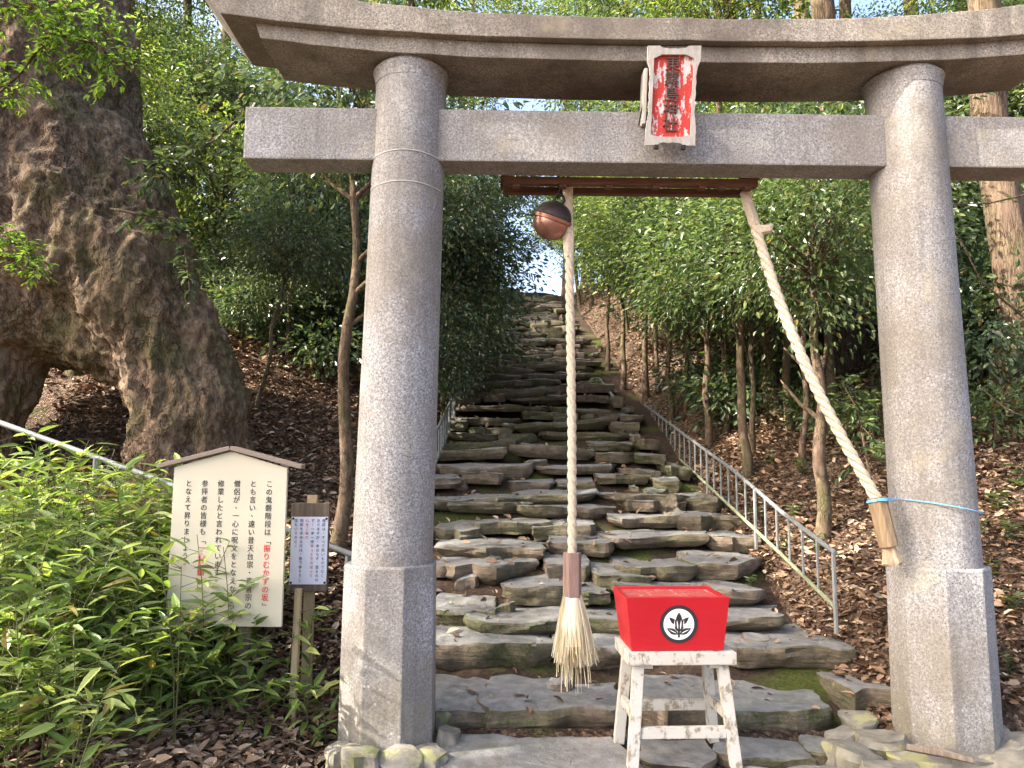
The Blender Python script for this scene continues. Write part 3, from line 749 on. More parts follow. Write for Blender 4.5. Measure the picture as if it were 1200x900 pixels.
# ------------------------------------------------------------------ ropes
def rope_strands(path_fn, length, r, pitch, parent, mat, n=7):
    N = int(length / .012)
    for s in range(3):
        pts = []; ref = Vector((1, 0, 0))
        for i in range(N + 1):
            u = i / N; p = path_fn(u); d = (path_fn(min(1, u + .004)) - path_fn(max(0, u - .004))).normalized()
            sx = (ref - d * ref.dot(d)).normalized(); sy = d.cross(sx)
            a = -2 * math.pi * (u * length / pitch) + s * 2 * math.pi / 3
            pts.append(p + (sx * math.cos(a) + sy * math.sin(a)) * r * .52)
        mb = MB(); mb.tube(pts, [r * .60 * (1 + .06 * noise.noise((i * .1, s, 0))) for i in range(N + 1)], n, jit=.08, seed=s)
        mb.build('strand', mat, parent, sm=True, angle=70)
r_top = at(667, 214, 4.42); r_bot = at(675, 650, 4.42); r_bot.x = r_top.x + .012
rope = thing('bell_rope', 'straight pale bell rope ending in a straw tassel', 'rope', r_bot)
rl = (r_top - r_bot).length
def rp(u): return Vector((-.012 * u + .004 * math.sin(u * 5), 0, rl * u - .02))
rope_strands(rp, rl, .0255, .19, rope, M['rope'])
def knot(parent, base, top):
    mb = MB(); mb.tube([base, base.lerp(top, .3) + Vector((.004, 0, 0)), base.lerp(top, .7), top], [.028, .034, .031, .026], 10, jit=.35, seed=3)
    mb.build('whipping', M['rope'], parent, sm=True)
knot(rope, rp(.80), rp(1.0) + Vector((-.01, 0, 0)))
sl_z = at(675, 699, 4.42).z - r_bot.z
hx = MB()
for z in (sl_z, .012):
    for k in range(6): hx.v.append((.056 * math.cos(R(60 * k + 10)), .056 * math.sin(R(60 * k + 10)), z))
hx.f = [(k, (k + 1) % 6, 6 + (k + 1) % 6, 6 + k) for k in range(6)] + [tuple(range(5, -1, -1)), tuple(range(6, 12))]
hx.build('sleeve', M['sleeve'], rope, bevel=.004)
def tassel(parent, z0, L, seed):
    g = random.Random(seed); V = []; F = []
    for i in range(1500):
        a = g.uniform(0, 6.28); q = math.sqrt(g.random()); l = L * g.uniform(.72, 1.0)
        if g.random() < .05: l = L * g.uniform(1.05, 1.38)
        x0, y0 = .052 * q * math.cos(a), .052 * q * math.sin(a); sp = 2.15 + g.uniform(-.35, .35)
        w = .0022; b = g.uniform(-.018, .018); aa = a + g.uniform(-1, 1); pts = []
        for k in range(5):
            t = k / 4; sx = 1 + (sp - 1) * (t ** .8)
            if l > L: sx = 1 + (sp - 1) * min(1, t * 1.2) ** .8
            pts.append(Vector((x0 * sx + b * t * t + .02 * t, y0 * sx * .8 + b * t * t, z0 - l * t)))
        s = Vector((math.cos(aa), math.sin(aa), 0)) * w; base = len(V)
        for p in pts: V += [tuple(p - s), tuple(p + s)]
        F += [(base + 2 * k, base + 2 * k + 1, base + 2 * k + 3, base + 2 * k + 2) for k in range(4)]
    o = obj('tassel', np_mesh('tassel', np.array(V), [np.array(F)], M['straw']), parent); o['kind'] = 'stuff'
    core = MB(); core.lathe([(.04, z0 - L * .80), (.075, z0 - L * .7), (.072, z0 - L * .4), (.046, z0)], 16); core.build('tassel_core', M['straw'], parent, sm=True)
tassel(rope, sl_z + .01, at(675, 699, 4.42).z - at(675, 782, 4.42).z, 5)

s_top = at(873, 226, 4.42); s_bot = at(1028, 586, 4.08)
rope2 = thing('slanting_rope', 'slanting pale rope pulled aside and tied against the gate pillar', 'rope', s_bot)
d2 = s_top - s_bot; l2 = d2.length
def rp2(u): return d2 * u + Vector((-.06, 0, -.05)) * math.sin(math.pi * u)
rope_strands(rp2, l2, .029, .20, rope2, M['rope'])
knot(rope2, rp2(.885), rp2(.995))
kt = MB(); k0 = rp2(.885); kt.tube([k0, k0 + Vector((.04, -.01, -.02)), k0 + Vector((.075, -.02, -.015)), k0 + Vector((.095, -.02, .01))], [.022, .03, .028, .012], 8, jit=.3); kt.build('rope_tail', M['rope'], rope2, sm=True)
se = at(1042, 641, 4.05) - s_bot; dd = se.normalized(); sx_ = dd.cross(Vector((0, 1, 0))).normalized(); sy_ = dd.cross(sx_)
h2 = MB()
for p in (se, dd * -.015):
    for k in range(8): h2.v.append(tuple(p + (sx_ * math.cos(R(45 * k + 12)) + sy_ * math.sin(R(45 * k + 12))) * .050))
h2.f = [(k, (k + 1) % 8, 8 + (k + 1) % 8, 8 + k) for k in range(8)] + [tuple(range(7, -1, -1)), tuple(range(8, 16))]
h2.build('sleeve', M['sleeve_pale'], rope2, bevel=.004)
st = MB(); st.tube([se - dd * .01, se + dd * .02, se + dd * .055, se + dd * .085, se + dd * .10], [.026, .028, .034, .040, .028], 14, jit=.7, seed=2); st.build('frayed_end', M['rope_end'], rope2, sm=True)
hk = MB(); hp = s_top + Vector((0, 0, .02)); hk.tube([hp + Vector((.026 * math.cos(R(a)), 0, .034 * math.sin(R(a)))) for a in range(0, 361, 24)], .006, 6)
tag(hk.build('rope_shackle', M['black']), 'black iron ring holding up the slanting rope', 'ring')
bt = MB(); pc = Vector((TX + HALF, TY + .025, 0)); pr = .236; pts = []
z_t = at(1035, 584, 4.0).z
for i in range(30):
    a = R(196 + i * 12.2); pts.append(pc + Vector((pr * math.cos(a), pr * math.sin(a), z_t - .01 - .085 * smooth(0, 14, i) + .0 if i < 15 else z_t - .095 + .085 * smooth(15, 29, i))))
pts = [s_bot + Vector((-.03, -.052, .0)), s_bot + Vector((.02, -.058, .0))] + pts + [s_bot + Vector((.05, -.02, .01))]
bt.tube(pts, .0032, 6)
for q in range(3):
    bt.tube([s_bot + (sx_ * math.cos(R(a)) + sy_ * math.sin(R(a))) * .052 + Vector((0, 0, .004 * q - .006)) for a in range(0, 361, 20)], .0034, 6)
tag(bt.build('blue_twine', M['blue'], sm=True), 'thin blue twine tied around the stone pillar and rope', 'twine')

# ------------------------------------------------------------------ offering box on its stand
SX, SY, SROT = .855, 4.03, R(3.0)
stand = thing('wooden_stand', 'worn white wooden stool under the red offering box', 'stand', (SX, SY, .015), SROT)
TWd, TDp, TH = .275, .185, .555
MB().box(-TWd, TWd, -TDp, TDp, TH - .062, TH).build('top_board', M['white_wood'], stand, bevel=.005)
legs = {}
for sx in (-1, 1):
    for sy in (-1, 1):
        a = Vector((sx * (TWd - .06), sy * (TDp - .055), TH - .062)); b = Vector((sx * (TWd - .015), sy * (TDp - .01), 0)); legs[sx, sy] = (a, b)
        MB().bar(a, b, .055, .045, (0, 1, 0)).build('leg', M['white_wood'], stand, bevel=.004)
def lp_(sx, sy, z):
    a, b = legs[sx, sy]; return b.lerp(a, z / (TH - .062))
for sy, z in ((-1, .165), (1, .20)):
    MB().bar(lp_(-1, sy, z) + Vector((.028, 0, 0)), lp_(1, sy, z) + Vector((-.028, 0, 0)), .03, .055).build('stretcher', M['white_wood'], stand, bevel=.003)
for sx in (-1, 1):
    MB().bar(lp_(sx, -1, .235) + Vector((0, .024, 0)), lp_(sx, 1, .235) - Vector((0, .024, 0)), .028, .05).build('stretcher', M['white_wood'], stand, bevel=.003)
    MB().box(sx * (TWd - .09) - .04, sx * (TWd - .09) + .04, -.15, .15, TH - .085, TH - .0625).build('cleat', M['white_wood'], stand)
box = thing('offering_box', 'bright red flared offering box with a round flower crest', 'box', (SX - .018, SY - .01, .015 + TH), SROT)
def frust(name, pts_b, pts_t, h, mat, z0=.001):
    mb = MB(); mb.v = [(x, y, z0) for x, y in pts_b] + [(x, y, h) for x, y in pts_t]
    mb.f = [(3, 2, 1, 0), (4, 5, 6, 7), (0, 1, 5, 4), (1, 2, 6, 5), (2, 3, 7, 6), (3, 0, 4, 7)]
    return mb.build(name, mat, box, bevel=.003)
bw, tw, bd, td, bh, th_ = .236, .266, .145, .175, .272, .02
frust('front_panel', [(-bw, -bd), (bw, -bd), (bw, -bd + th_), (-bw, -bd + th_)], [(-tw, -td), (tw, -td), (tw, -td + th_), (-tw, -td + th_)], bh, M['red_paint'])
frust('back_panel', [(-bw, bd - th_), (bw, bd - th_), (bw, bd), (-bw, bd)], [(-tw, td - th_), (tw, td - th_), (tw, td), (-tw, td)], bh, M['red_paint'])
for s in (-1, 1):
    q = lambda w, d, t: sorted([(s * w, -d), (s * (w - th_), -d), (s * (w - th_), d), (s * w, d)], key=lambda p: math.atan2(p[1], p[0] - s * (w - th_ / 2)))
    frust('side_panel', q(bw, bd - th_ - .0005, 0), q(tw, td - th_ - .0005, 0), bh - .004, M['red_paint'])
for i, y in enumerate((-.122, -.073, -.025, .024, .073, .122)):
    MB().box(-tw + .026, tw - .026, y - .016, y + .016, bh - .034, bh - .012).build('top_slat', M['red_worn'], box, bevel=.002)
MB().box(-bw + th_, bw - th_, -bd + th_, bd - th_, .002, .02).build('bottom_board', M['red_paint'], box)
# the crest on the front, lying on the sloped panel
tl = math.atan2(td - bd, bh)
EM = Matrix.Translation((.004, -(bd + td) / 2 - .0035, bh * .50)) @ Matrix.Rotation(tl, 4, 'X')
def disc(r, n=40, cx=0, cz=0): return [(cx + r * math.cos(2 * math.pi * k / n), cz + r * math.sin(2 * math.pi * k / n)) for k in range(n)]
emb = MB().poly(disc(.096), .003, EM).build('crest', M['ink'], box)
MB().poly(disc(.078), .002, EM @ Matrix.Translation((0, -.0015, 0))).build('crest_field', M['white'], emb)
def petal(mb, base, tip, w, lay):
    b = Vector(base); t = Vector(tip); d = t - b; s = Vector((-d.y, d.x)).normalized() * w
    pts = [b] + [b + d * u + s * k for u, k in ((.25, .75), (.5, 1), (.78, .6))] + [t] + [b + d * u - s * k for u, k in ((.78, .6), (.5, 1), (.25, .75))]
    mb.poly([(p.x, p.y) for p in pts], .0015, EM @ Matrix.Translation((0, lay, 0)))
fb = MB()
petal(fb, (0, -.012), (0, .062), .017, -.0030)
petal(fb, (-.008, -.004), (-.05, .036), .012, -.0030); petal(fb, (.008, -.004), (.05, .036), .012, -.0030)
petal(fb, (-.003, -.05), (-.062, -.020), .015, -.0030); petal(fb, (.003, -.05), (.062, -.020), .015, -.0030)
fb.box(-.005, .005, -.0030, -.0015, -.066, -.018, EM)
fb.poly([(x * .78, z - .002) for x, z in disc(.033, 24)], .0015, EM @ Matrix.Translation((0, -.0045, 0)))
fb.build('crest_flower', M['ink'], emb)
fw = MB()
for x in (-.012, .012): petal(fw, (x * .5, -.024), (x * .9, .022), .003, -.0062)
petal(fw, (-.012, -.045), (-.052, -.025), .002, -.0048); petal(fw, (.012, -.045), (.052, -.025), .002, -.0048)
for s in (-1, 1): petal(fw, (s * .022, -.02), (s * .024, .022), .0022, -.0062)
fw.build('crest_lines', M['white'], emb)

# ------------------------------------------------------------------ signs
sc_ = at(266, 640, 4.12)
sgn = thing('information_sign', 'cream gabled information board with black and red Japanese text', 'sign', (sc_.x, sc_.y, ground_z(sc_.x, sc_.y) - .05), R(-1.5))
z0 = sc_.z - sgn.location.z; BW, BZ0, BZ1, PK = .315, z0 - .425, z0 + .425, z0 + .515
sb = MB().poly([(-BW, BZ0), (BW, BZ0), (BW, BZ1), (0, PK), (-BW, BZ1)], .022).build('board', M['cream'], sgn, bevel=.002)
for s in (-1, 1):
    a = Vector((s * .002, .012, PK + .018)); b = Vector((s * (BW + .085), .012, BZ1 - .012 + .018))
    MB().bar(a, b, .075, .024, (0, 0, 1)).build('roof_board', M['sign_roof'], sgn, bevel=.003)
for x in (-.22, .10): MB().box(x - .03, x + .03, .024, .07, -.15, BZ1).build('post', M['old_wood'], sgn)
cols = [('この鬼磐階段は「', '振りむかずの坂', '」'), ('とも言い、遠い昔天台宗・真言宗の', '', ''), ('僧侶が、一心に呪文をとなえながら', '', ''), ('修業したと言われています。', '', ''), ('参拝者の皆様も「', '一心に願い', '」'), ('となえて昇りましょう', '。', '')]
SM = Matrix.Translation((0, -.0015, 0)); ptc = .0435; zt = z0 + .335
for i, (a, b, c) in enumerate(cols):
    x = BW - .095 - i * .0895 - 0.0
    if a: glyph_column(a, .040, ptc, x, zt, SM, .0008, .95).build('text_column', M['ink'], sgn)
    if b: glyph_column(b, .042, ptc, x, zt - len(a) * ptc, SM, .0008, .95).build('red_text', M['ink_red'], sgn)
    if c: glyph_column(c, .040, ptc, x, zt - (len(a) + len(b)) * ptc, SM, .0008, .95).build('text_column', M['ink'], sgn)

nc = at(362, 645, 4.45)
ntc = thing('notice_board', 'small white paper notice pinned on a weathered wooden board', 'notice', (nc.x, nc.y, ground_z(nc.x, nc.y) - .05), R(2))
z0 = nc.z - ntc.location.z
MB().box(-.112, .112, .0, .03, z0 - .235, z0 + .275).build('board', M['old_wood'], ntc, bevel=.003)
MB().box(-.028, .028, .031, .075, -.1, z0 + .32).build('post', M['stake'], ntc)
MB().box(-.107, .107, -.003, -.001, z0 - .195, z0 + .195).build('paper', M['paper'], ntc)
for x in (-.098, .098):
    for z in (-.185, .185):
        MB().lathe([(.007, -.0), (.007, .003), (.004, .006)], 10, Matrix.Translation((x, -.0032, z0 + z)) @ Matrix.Rotation(R(90), 4, 'X')).build('pin', M['black'], ntc)
ncols = [('階段は、すべて危いものでなく', ''), ('ありますが、あせらず、登るのは', ''), ('ず、一歩一歩', 'ゆっくりのぼって'), ('', '心をこめて'), ('同和を求める方は、登下参りでし', ''), ('宝もいできと。', '')]
for i, (a, b) in enumerate(ncols):
    x = .083 - i * .0325
    if a: glyph_column(a, .021, .0245, x, z0 + .172, Matrix.Translation((0, -.0036, 0)), .0004).build('text_column', M['ink_blue'], ntc)
    if b: glyph_column(b, .021, .0245, x, z0 + .172 - len(a) * .0245, Matrix.Translation((0, -.0036, 0)), .0004).build('red_text', M['ink_red'], ntc)
sk = at(349, 690, 4.25); sg = ground_z(sk.x, sk.y)
tag(MB().tube([(sk.x - .005, sk.y, sg - .1), (sk.x, sk.y, sg + .3), (sk.x + .004, sk.y, sk.z)], [.024, .023, .022], 8, jit=.1).build('wooden_stake', M['stake'], sm=True), 'short pale wooden stake standing in front of the paper notice', 'stake')

# ------------------------------------------------------------------ handrails
def railing(name, label, top, bot, n_pick, posts, dep, mat_t, mat_b, r=.019):
    t = thing(name, label, 'railing', bot[0])
    o = t.location.copy()
    MB().tube([p - o for p in top], r, 8).build('top_rail', mat_t, t, sm=True)
    MB().tube([p - o for p in bot], r * .9, 8).build('bottom_rail', mat_b, t, sm=True)
    def along(line, u):
        L = [(line[i + 1] - line[i]).length for i in range(len(line) - 1)]; s = u * sum(L)
        for i, l in enumerate(L):
            if s <= l or i == len(L) - 1: return line[i].lerp(line[i + 1], min(1, s / l))
            s -= l
    for k in range(n_pick + 1):
        u = k / n_pick; a = along(bot, u) - o; b = along(top, u) - o; b = Vector((a.x, a.y, b.z))
        isp = (k % posts == 0)
        if isp: a = a - Vector((0, 0, dep))
        MB().tube([a, b], r * (.9 if isp else .58), 6).build('post' if isp else 'picket', mat_t, t, sm=True)
    return t
def par(pl, X): return [at(px, py, FPX * X / (px - 600)) for px, py in pl]
railing('handrail', 'long galvanised handrail running down the right bank beside the stairs', par([(979, 648), (916, 600), (862, 553), (800, 508), (729, 455)], 2.1),
        par([(979, 712), (916, 650), (862, 599), (800, 541), (733, 476)], 2.1), 34, 6, .16, M['steel'], M['steel_green'], .016)
railing('handrail', 'short far galvanised railing higher up at the right edge of the stairs', par([(719, 465), (698, 438)], 1.6), par([(719, 488), (698, 459)], 1.6), 9, 3, .4, M['steel'], M['steel'], .02)
railing('handrail', 'galvanised railing at the left edge of the stairs behind the gate pillar', par([(508, 512), (541, 444)], -.85), par([(508, 548), (541, 471)], -.85), 16, 5, .4, M['steel'], M['steel'], .018)
pp = thing('pipe_handrail', 'bare grey steel pipe handrail crossing behind the cream sign', 'railing', at(0, 495, 5.3))
o_ = pp.location.copy()
MB().tube([at(-120, 452, 5.4) - o_, at(165, 555, 5.3) - o_, at(430, 657, 5.15) - o_], .020, 10).build('pipe', M['steel'], pp, sm=True)
for px, py in ((113, 537), (-60, 474), (408, 648)):
    a = at(px, py, 5.3) - o_; MB().tube([a, Vector((a.x, a.y, ground_z(a.x + o_.x, a.y + o_.y) - o_.z - .2))], .021, 8).build('post', M['steel'], pp, sm=True)

# ------------------------------------------------------------------ the old camphor tree with the arched root
def camphor():
    base = (-4.0, 6.9, ground_z(-4.0, 6.9))
    root = thing('camphor_tree', 'huge gnarled camphor tree whose hollow roots form an arch', 'tree', base)
    b = Vector(base); mb = MB()
    def W(*p): return [Vector(q) for q in p]
    def limb(pts, rad, n=20): mb.tube([q - b for q in W(*pts)], rad, n)
    def seg(px, py, Y): v = at(px, py, Y); return (v.x, v.y, v.z)
    limb([seg(-5, 330, 6.95), seg(12, 200, 7.05), seg(28, 60, 7.15), seg(25, -80, 7.25), seg(-40, -260, 7.4), seg(-50, -420, 7.5)], [1.06, 1.08, 1.03, .98, .9, .8], 28)
    limb([seg(60, 260, 6.9), seg(130, 330, 6.8), seg(190, 400, 6.7), seg(218, 470, 6.65), seg(224, 560, 6.6), seg(226, 640, 6.55)], [.86, .70, .57, .50, .52, .60], 24)
    limb([seg(60, 200, 7.1), seg(100, 280, 6.95), seg(150, 360, 6.8)], [.95, .8, .62], 24)
    limb([seg(225, 430, 6.7), seg(245, 520, 6.65), seg(250, 600, 6.6)], [.26, .28, .34], 14)
    limb([seg(-40, 330, 6.9), seg(-48, 430, 6.8), seg(-58, 540, 6.7), seg(-62, 640, 6.6)], [.85, .58, .48, .56], 22)
    limb([seg(-20, 380, 6.8), seg(10, 425, 6.75), seg(-2, 470, 6.7), seg(-12, 520, 6.7), seg(-20, 600, 6.7)], [.45, .34, .33, .34, .4], 16)
    limb([seg(10, 345, 6.75), seg(90, 378, 6.7), seg(150, 405, 6.65)], [.55, .46, .40], 18)
    # high forks above the frame
    limb([seg(-45, -300, 7.4), seg(150, -520, 7.8), seg(330, -700, 8.4)], [.75, .45, .2], 14)
    limb([seg(-45, -320, 7.4), seg(-250, -560, 7.6), seg(-420, -760, 7.8)], [.7, .42, .2], 14)
    me = mb.mesh('trunk', M['bark_camphor'])
    o = bpy.data.objects.new('tmp', me); C.objects.link(o)
    md = o.modifiers.new('r', 'REMESH'); md.mode = 'VOXEL'; md.voxel_size = .030; md.use_smooth_shade = True
    s = o.modifiers.new('s', 'SMOOTH'); s.factor = .5; s.iterations = 6
    dg = bpy.context.evaluated_depsgraph_get(); m2 = bpy.data.meshes.new_from_object(o.evaluated_get(dg)); bpy.data.objects.remove(o)
    n = len(m2.vertices); co = np.empty(n * 3, dtype=np.float32); m2.vertices.foreach_get('co', co); co = co.reshape(-1, 3)
    no = np.empty(n * 3, dtype=np.float32); m2.vertices.foreach_get('normal', no); no = no.reshape(-1, 3)
    for i in range(n):
        p = Vector(co[i]); q = Vector((p.x * 1.0, p.y * 1.0, p.z * .45))
        d = .14 * noise.noise(q * 1.3) + .09 * noise.noise(p * 2.2 + Vector((9, 0, 0)))
        rd = 1 - abs(noise.noise(Vector((p.x * 4.2, p.y * 4.2, p.z * 1.2)))) * 2
        r2 = 1 - abs(noise.noise(Vector((p.x * 9, p.y * 9, p.z * 4.5)) + Vector((.3, .3, .3)) * noise.noise(p * 6))) * 2.4
        r3 = 1 - abs(noise.noise(Vector((p.x * 19, p.y * 19, p.z * 11)))) * 2.2
        d += .055 * rd + .036 * r2 + .020 * r3 + .012 * noise.noise(p * 31) - .065
        co[i] += no[i] * d
    m2.vertices.foreach_set('co', co.ravel()); m2.update()
    m2.polygons.foreach_set('use_smooth', np.ones(len(m2.polygons), dtype=bool))
    m2.materials.clear(); m2.materials.append(M['bark_camphor'])
    obj('trunk', m2, root)
    big = crown_mesh('crown', M['leaf_mid'], 41, 150, 20, .13, rx=2.6, rz=1.5, clump=.5)
    for (dx, dy, dz) in ((1.9, 2.4, 11.6), (-.8, 3.0, 13.0)):
        c = obj('crown', big, root); c.location = (dx, dy, dz); c.rotation_euler = (0, 0, dx)
camphor()

# ------------------------------------------------------------------ tall cedars and cypresses
cyp = crown_mesh('crown', M['leaf_mid'], 51, 150, 60, .11, rx=1.5, rz=3.0, clump=.34, flat=.3)
cyp2 = crown_mesh('crown', M['leaf_yel'], 52, 130, 55, .11, rx=1.6, rz=2.6, clump=.36, flat=.35)
def cedar(px, Y, dia, H, label, crown=cyp, ch=.78, group=None, tilt=0.0, py=560):
    X = (px - 600) / FPX * Y * .994; z = ground_z(X, Y)
    t = thing('cedar_tree', label, 'tree', (X, Y, z - .1), 0, group); mb = MB(); n = 18
    pts = [(tilt * H * i / n + .10 * noise.noise((px, i * .3, 0)), .10 * noise.noise((0, px, i * .3)), H * i / n) for i in range(n + 1)]
    rad = [dia / 2 * (1 - .72 * i / n) * (1 + .5 * math.exp(-i * 1.6)) for i in range(n + 1)]
    mb.tube(pts, rad, 16, jit=.16, seed=px * .1)
    g = random.Random(px)
    for k in range(9):
        i = g.randrange(9, n); a = g.uniform(0, 6.28); l = g.uniform(.5, 1.3); p = Vector(pts[i])
        mb.tube([p, p + Vector((math.cos(a) * l * .5, math.sin(a) * l * .5, .1)), p + Vector((math.cos(a) * l, math.sin(a) * l, .05))], [.035, .025, .008], 5)
    mb.build('trunk', M['bark_cedar'], t, sm=True, angle=70)
    c = obj('crown', crown, t); c.location = (tilt * H * ch, 0, H * ch); c.rotation_euler = (0, 0, px); s = H / 11; c.scale = (s, s, s)
    return t
cedar(988, 9.6, .42, 13, 'thick brown cedar trunk standing close behind the slanting rope')
cedar(1196, 7.2, .40, 12, 'thick cedar trunk at the far right edge beyond the gate pillar', tilt=-.01)
cedar(740, 24, .42, 15, 'pale straight cedar rising above the plaque behind the top lintel')
cedar(238, 15, .30, 11, 'pale slim cedar seen through leaves right of the camphor', cyp2)
FAR = 'tall cedar with its trunk showing above the top lintel'
for px, Y, d, H in ((870, 21, .62, 15), (962, 17, .5, 14), (1015, 22, .55, 15), (820, 27, .5, 16), (905, 25, .5, 15), (1100, 18, .5, 14), (1160, 23, .55, 15), (690, 31, .5, 14)):
    cedar(px, Y, d, H, FAR, rnd.choice((cyp, cyp2)), .8, 'tall cedars behind the gate')
for px, Y, d, H in ((548, 33, .4, 17), (665, 34, .4, 17)):
    cedar(px, Y, d, H, 'distant cedar closing the gap above the top of the stairs', cyp2, .8, 'distant cedars above the stairs')
FL = 'tall thin cedar deep in the wood on the left'
for px, Y, d, H in ((310, 19, .4, 14), (410, 24, .45, 14), (470, 20, .4, 14), (190, 22, .4, 13), (90, 20, .4, 13), (540, 32, .4, 12)):
    cedar(px, Y, d, H, FL, rnd.choice((cyp, cyp2, cyp2)), .78, 'cedars in the left wood')

# ------------------------------------------------------------------ slim trees one can tell apart
def slim(px, py, H, r, label, kind='mid', cr=1.0, lean=.0, limbs=5, crown_h=.9, y0=3.0, seed=0):
    g = ground_hit(px, py, y0); t = thing('slender_tree', label, 'tree', (g.x, g.y, g.z - .05), 0)
    mb = MB(); n = 14; gg = random.Random(px + seed)
    pts = [(lean * H * i / n + .06 * noise.noise((px * .3, i * .35, 0)), .06 * noise.noise((0, px * .3, i * .35)), H * i / n - .1) for i in range(n + 1)]
    mb.tube(pts, [r * (1 - .6 * i / n) * (1 + .4 * math.exp(-i * 1.5)) for i in range(n + 1)], 10, jit=.2, seed=px)
    for k in range(limbs):
        i = gg.randrange(int(n * .45), n); a = gg.uniform(0, 6.28); l = H * gg.uniform(.12, .25); p = Vector(pts[i]); rr = r * .4
        mb.tube([p, p + Vector((math.cos(a) * l * .4, math.sin(a) * l * .4, l * .3)), p + Vector((math.cos(a) * l * .8, math.sin(a) * l * .8, l * .75))], [rr, rr * .7, rr * .3], 6)
    mb.build('trunk', M['bark_slim'], t, sm=True, angle=70)
    put_crown(t, rnd.choice(CR[kind]), (lean * H * crown_h, 0, H * crown_h), (cr / 1.2,) * 3, px)
    return t
slim(398, 640, 3.9, .062, 'slender brown tree between the cream sign and the gate pillar', 'dark', 1.0, .012, 7, 1.02)
slim(966, 632, 2.6, .062, 'slim bare trunk nearest the handrail, left of the right pillar', 'mid', .95, 0, 5, 1.0)
slim(873, 562, 2.7, .055, 'slim reddish trunk rising behind the middle of the handrail', 'mid', 1.0)
slim(884, 534, 2.6, .035, 'thinnest trunk just right of the reddish slim trunk', 'fine', .9)
slim(831, 527, 2.7, .05, 'slim orange trunk behind the upper part of the handrail', 'fine', 1.05)
slim(786, 496, 2.8, .045, 'slim dark trunk near the top end of the long handrail', 'mid', 1.1)
slim(757, 468, 3.0, .06, 'pale slim trunk above the far end of the long handrail', 'yel', 1.1)
slim(731, 452, 3.0, .05, 'slim pale trunk between the two right-hand railings', 'fine', 1.1)
slim(908, 482, 3.2, .10, 'mossy leaning trunk deeper in the wood on the right', 'dark', 1.2, -.10)
slim(300, 480, 2.2, .03, 'thin leaning sapling on the leafy slope beside the camphor', 'dark', .7, .16)
slim(335, 420, 2.6, .035, 'thin dark sapling higher on the left slope', 'dark', .9, .05)
slim(851, 505, 3.0, .04, 'thin straight trunk between the orange and the reddish trunks', 'mid', 1.0)
slim(925, 505, 3.2, .05, 'straight dark trunk left of the thick cedar', 'dark', 1.1)
slim(805, 478, 3.2, .04, 'thin straight trunk left of the slim orange trunk', 'fine', 1.1)
slim(770, 462, 3.2, .04, 'thin straight trunk just right of the pale slim trunk', 'mid', 1.1)
slim(712, 430, 3.2, .045, 'thin trunk above the short far railing', 'yel', 1.1)
slim(945, 545, 2.8, .035, 'thin straight trunk just left of the bare trunk nearest the handrail', 'mid', .9)
# pale trunk seen through the arch
slim(85, 500, 3.2, .085, 'pale sunlit trunk seen through the root arch', 'yel', .7, .02, 2, 1.2, 8.5)

# ------------------------------------------------------------------ the wood: understorey on both sides
GR, GL = 'broadleaf trees on the right slope', 'broadleaf trees on the left slope'
LR, LL = 'small leafy evergreen tree in the wood right of the stairs', 'small leafy evergreen tree in the wood left of the stairs'
placed = []
def free(x, y, d):
    for (a, b) in placed:
        if (a - x) ** 2 + (b - y) ** 2 < d * d: return False
    placed.append((x, y)); return True
k = 0
while k < 95:
    Y = rnd.uniform(8.2, 30); X = 2.7 + rnd.random() ** 1.3 * (Y * .75)
    if Y > 14: X -= .55 * smooth(14, 20, Y)
    if not free(X, Y, 1.0 + Y * .012): k += .34; continue
    k += 1
    H = rnd.uniform(2.3, 3.6) + (X - 2.5) * .12 + max(0, Y - 12) * .05
    kd = rnd.choice(('mid', 'mid', 'fine', 'fine', 'dark', 'dark', 'yel')); cr = rnd.uniform(.95, 1.45) * (1 + max(0, Y - 14) * .012)
    tree('broadleaf_tree', LR, X, Y, H, kd, cr, GR, squash=rnd.uniform(.85, 1.15))
k = 0
while k < 95:
    Y = rnd.uniform(9.0, 30); X = -1.75 - rnd.random() ** 1.3 * (Y * .72)
    if Y > 12: X += .55 * smooth(12, 20, Y)
    if X < -1.9 and Y < 10.5: k += .2; continue
    if 13.5 < Y < 18.5 and X > -4.2: k += .2; continue
    if not free(X, Y, 1.0 + Y * .012): k += .34; continue
    k += 1
    H = rnd.uniform(1.7, 3.4) + (-X - 1.5) * .10 + max(0, Y - 12) * .05
    kd = rnd.choice(('dark', 'dark', 'mid', 'dark', 'yel', 'fine')); cr = rnd.uniform(.95, 1.45) * (1 + max(0, Y - 14) * .012)
    tree('broadleaf_tree', LL, X, Y, H, kd, cr, GL, squash=rnd.uniform(.85, 1.15))
# taller second storey
k = 0
while k < 46:
    Y = rnd.uniform(12, 34); s = rnd.choice((-1, 1)); X = (2.9 if s > 0 else -1.9) + s * rnd.random() * Y * .7
    k += 1; H = rnd.uniform(4.6, 7.5)
    tree('broadleaf_tree', 'taller leafy tree over the wood right of the stairs' if s > 0 else 'taller leafy tree over the wood left of the stairs', X, Y, H, rnd.choice(('mid', 'dark', 'yel', 'yel', 'fine')), rnd.uniform(1.5, 2.1), 'taller trees right of the stairs' if s > 0 else 'taller trees left of the stairs', slim=.7)
# a clearing on the left lets the sun reach the upper flight
for o in [o for o in bpy.data.objects if o.name.startswith('broadleaf_tree') and 16.5 < o.location.y < 25 and -4.0 < o.location.x < -.5]:
    for c in list(o.children): bpy.data.objects.remove(c)
    bpy.data.objects.remove(o)
for o in [o for o in bpy.data.objects if o.name.startswith('broadleaf_tree') and o.get('group') == 'taller trees left of the stairs' and 13 < o.location.y < 24 and o.location.x > -9]:
    for c in list(o.children): bpy.data.objects.remove(c)
    bpy.data.objects.remove(o)
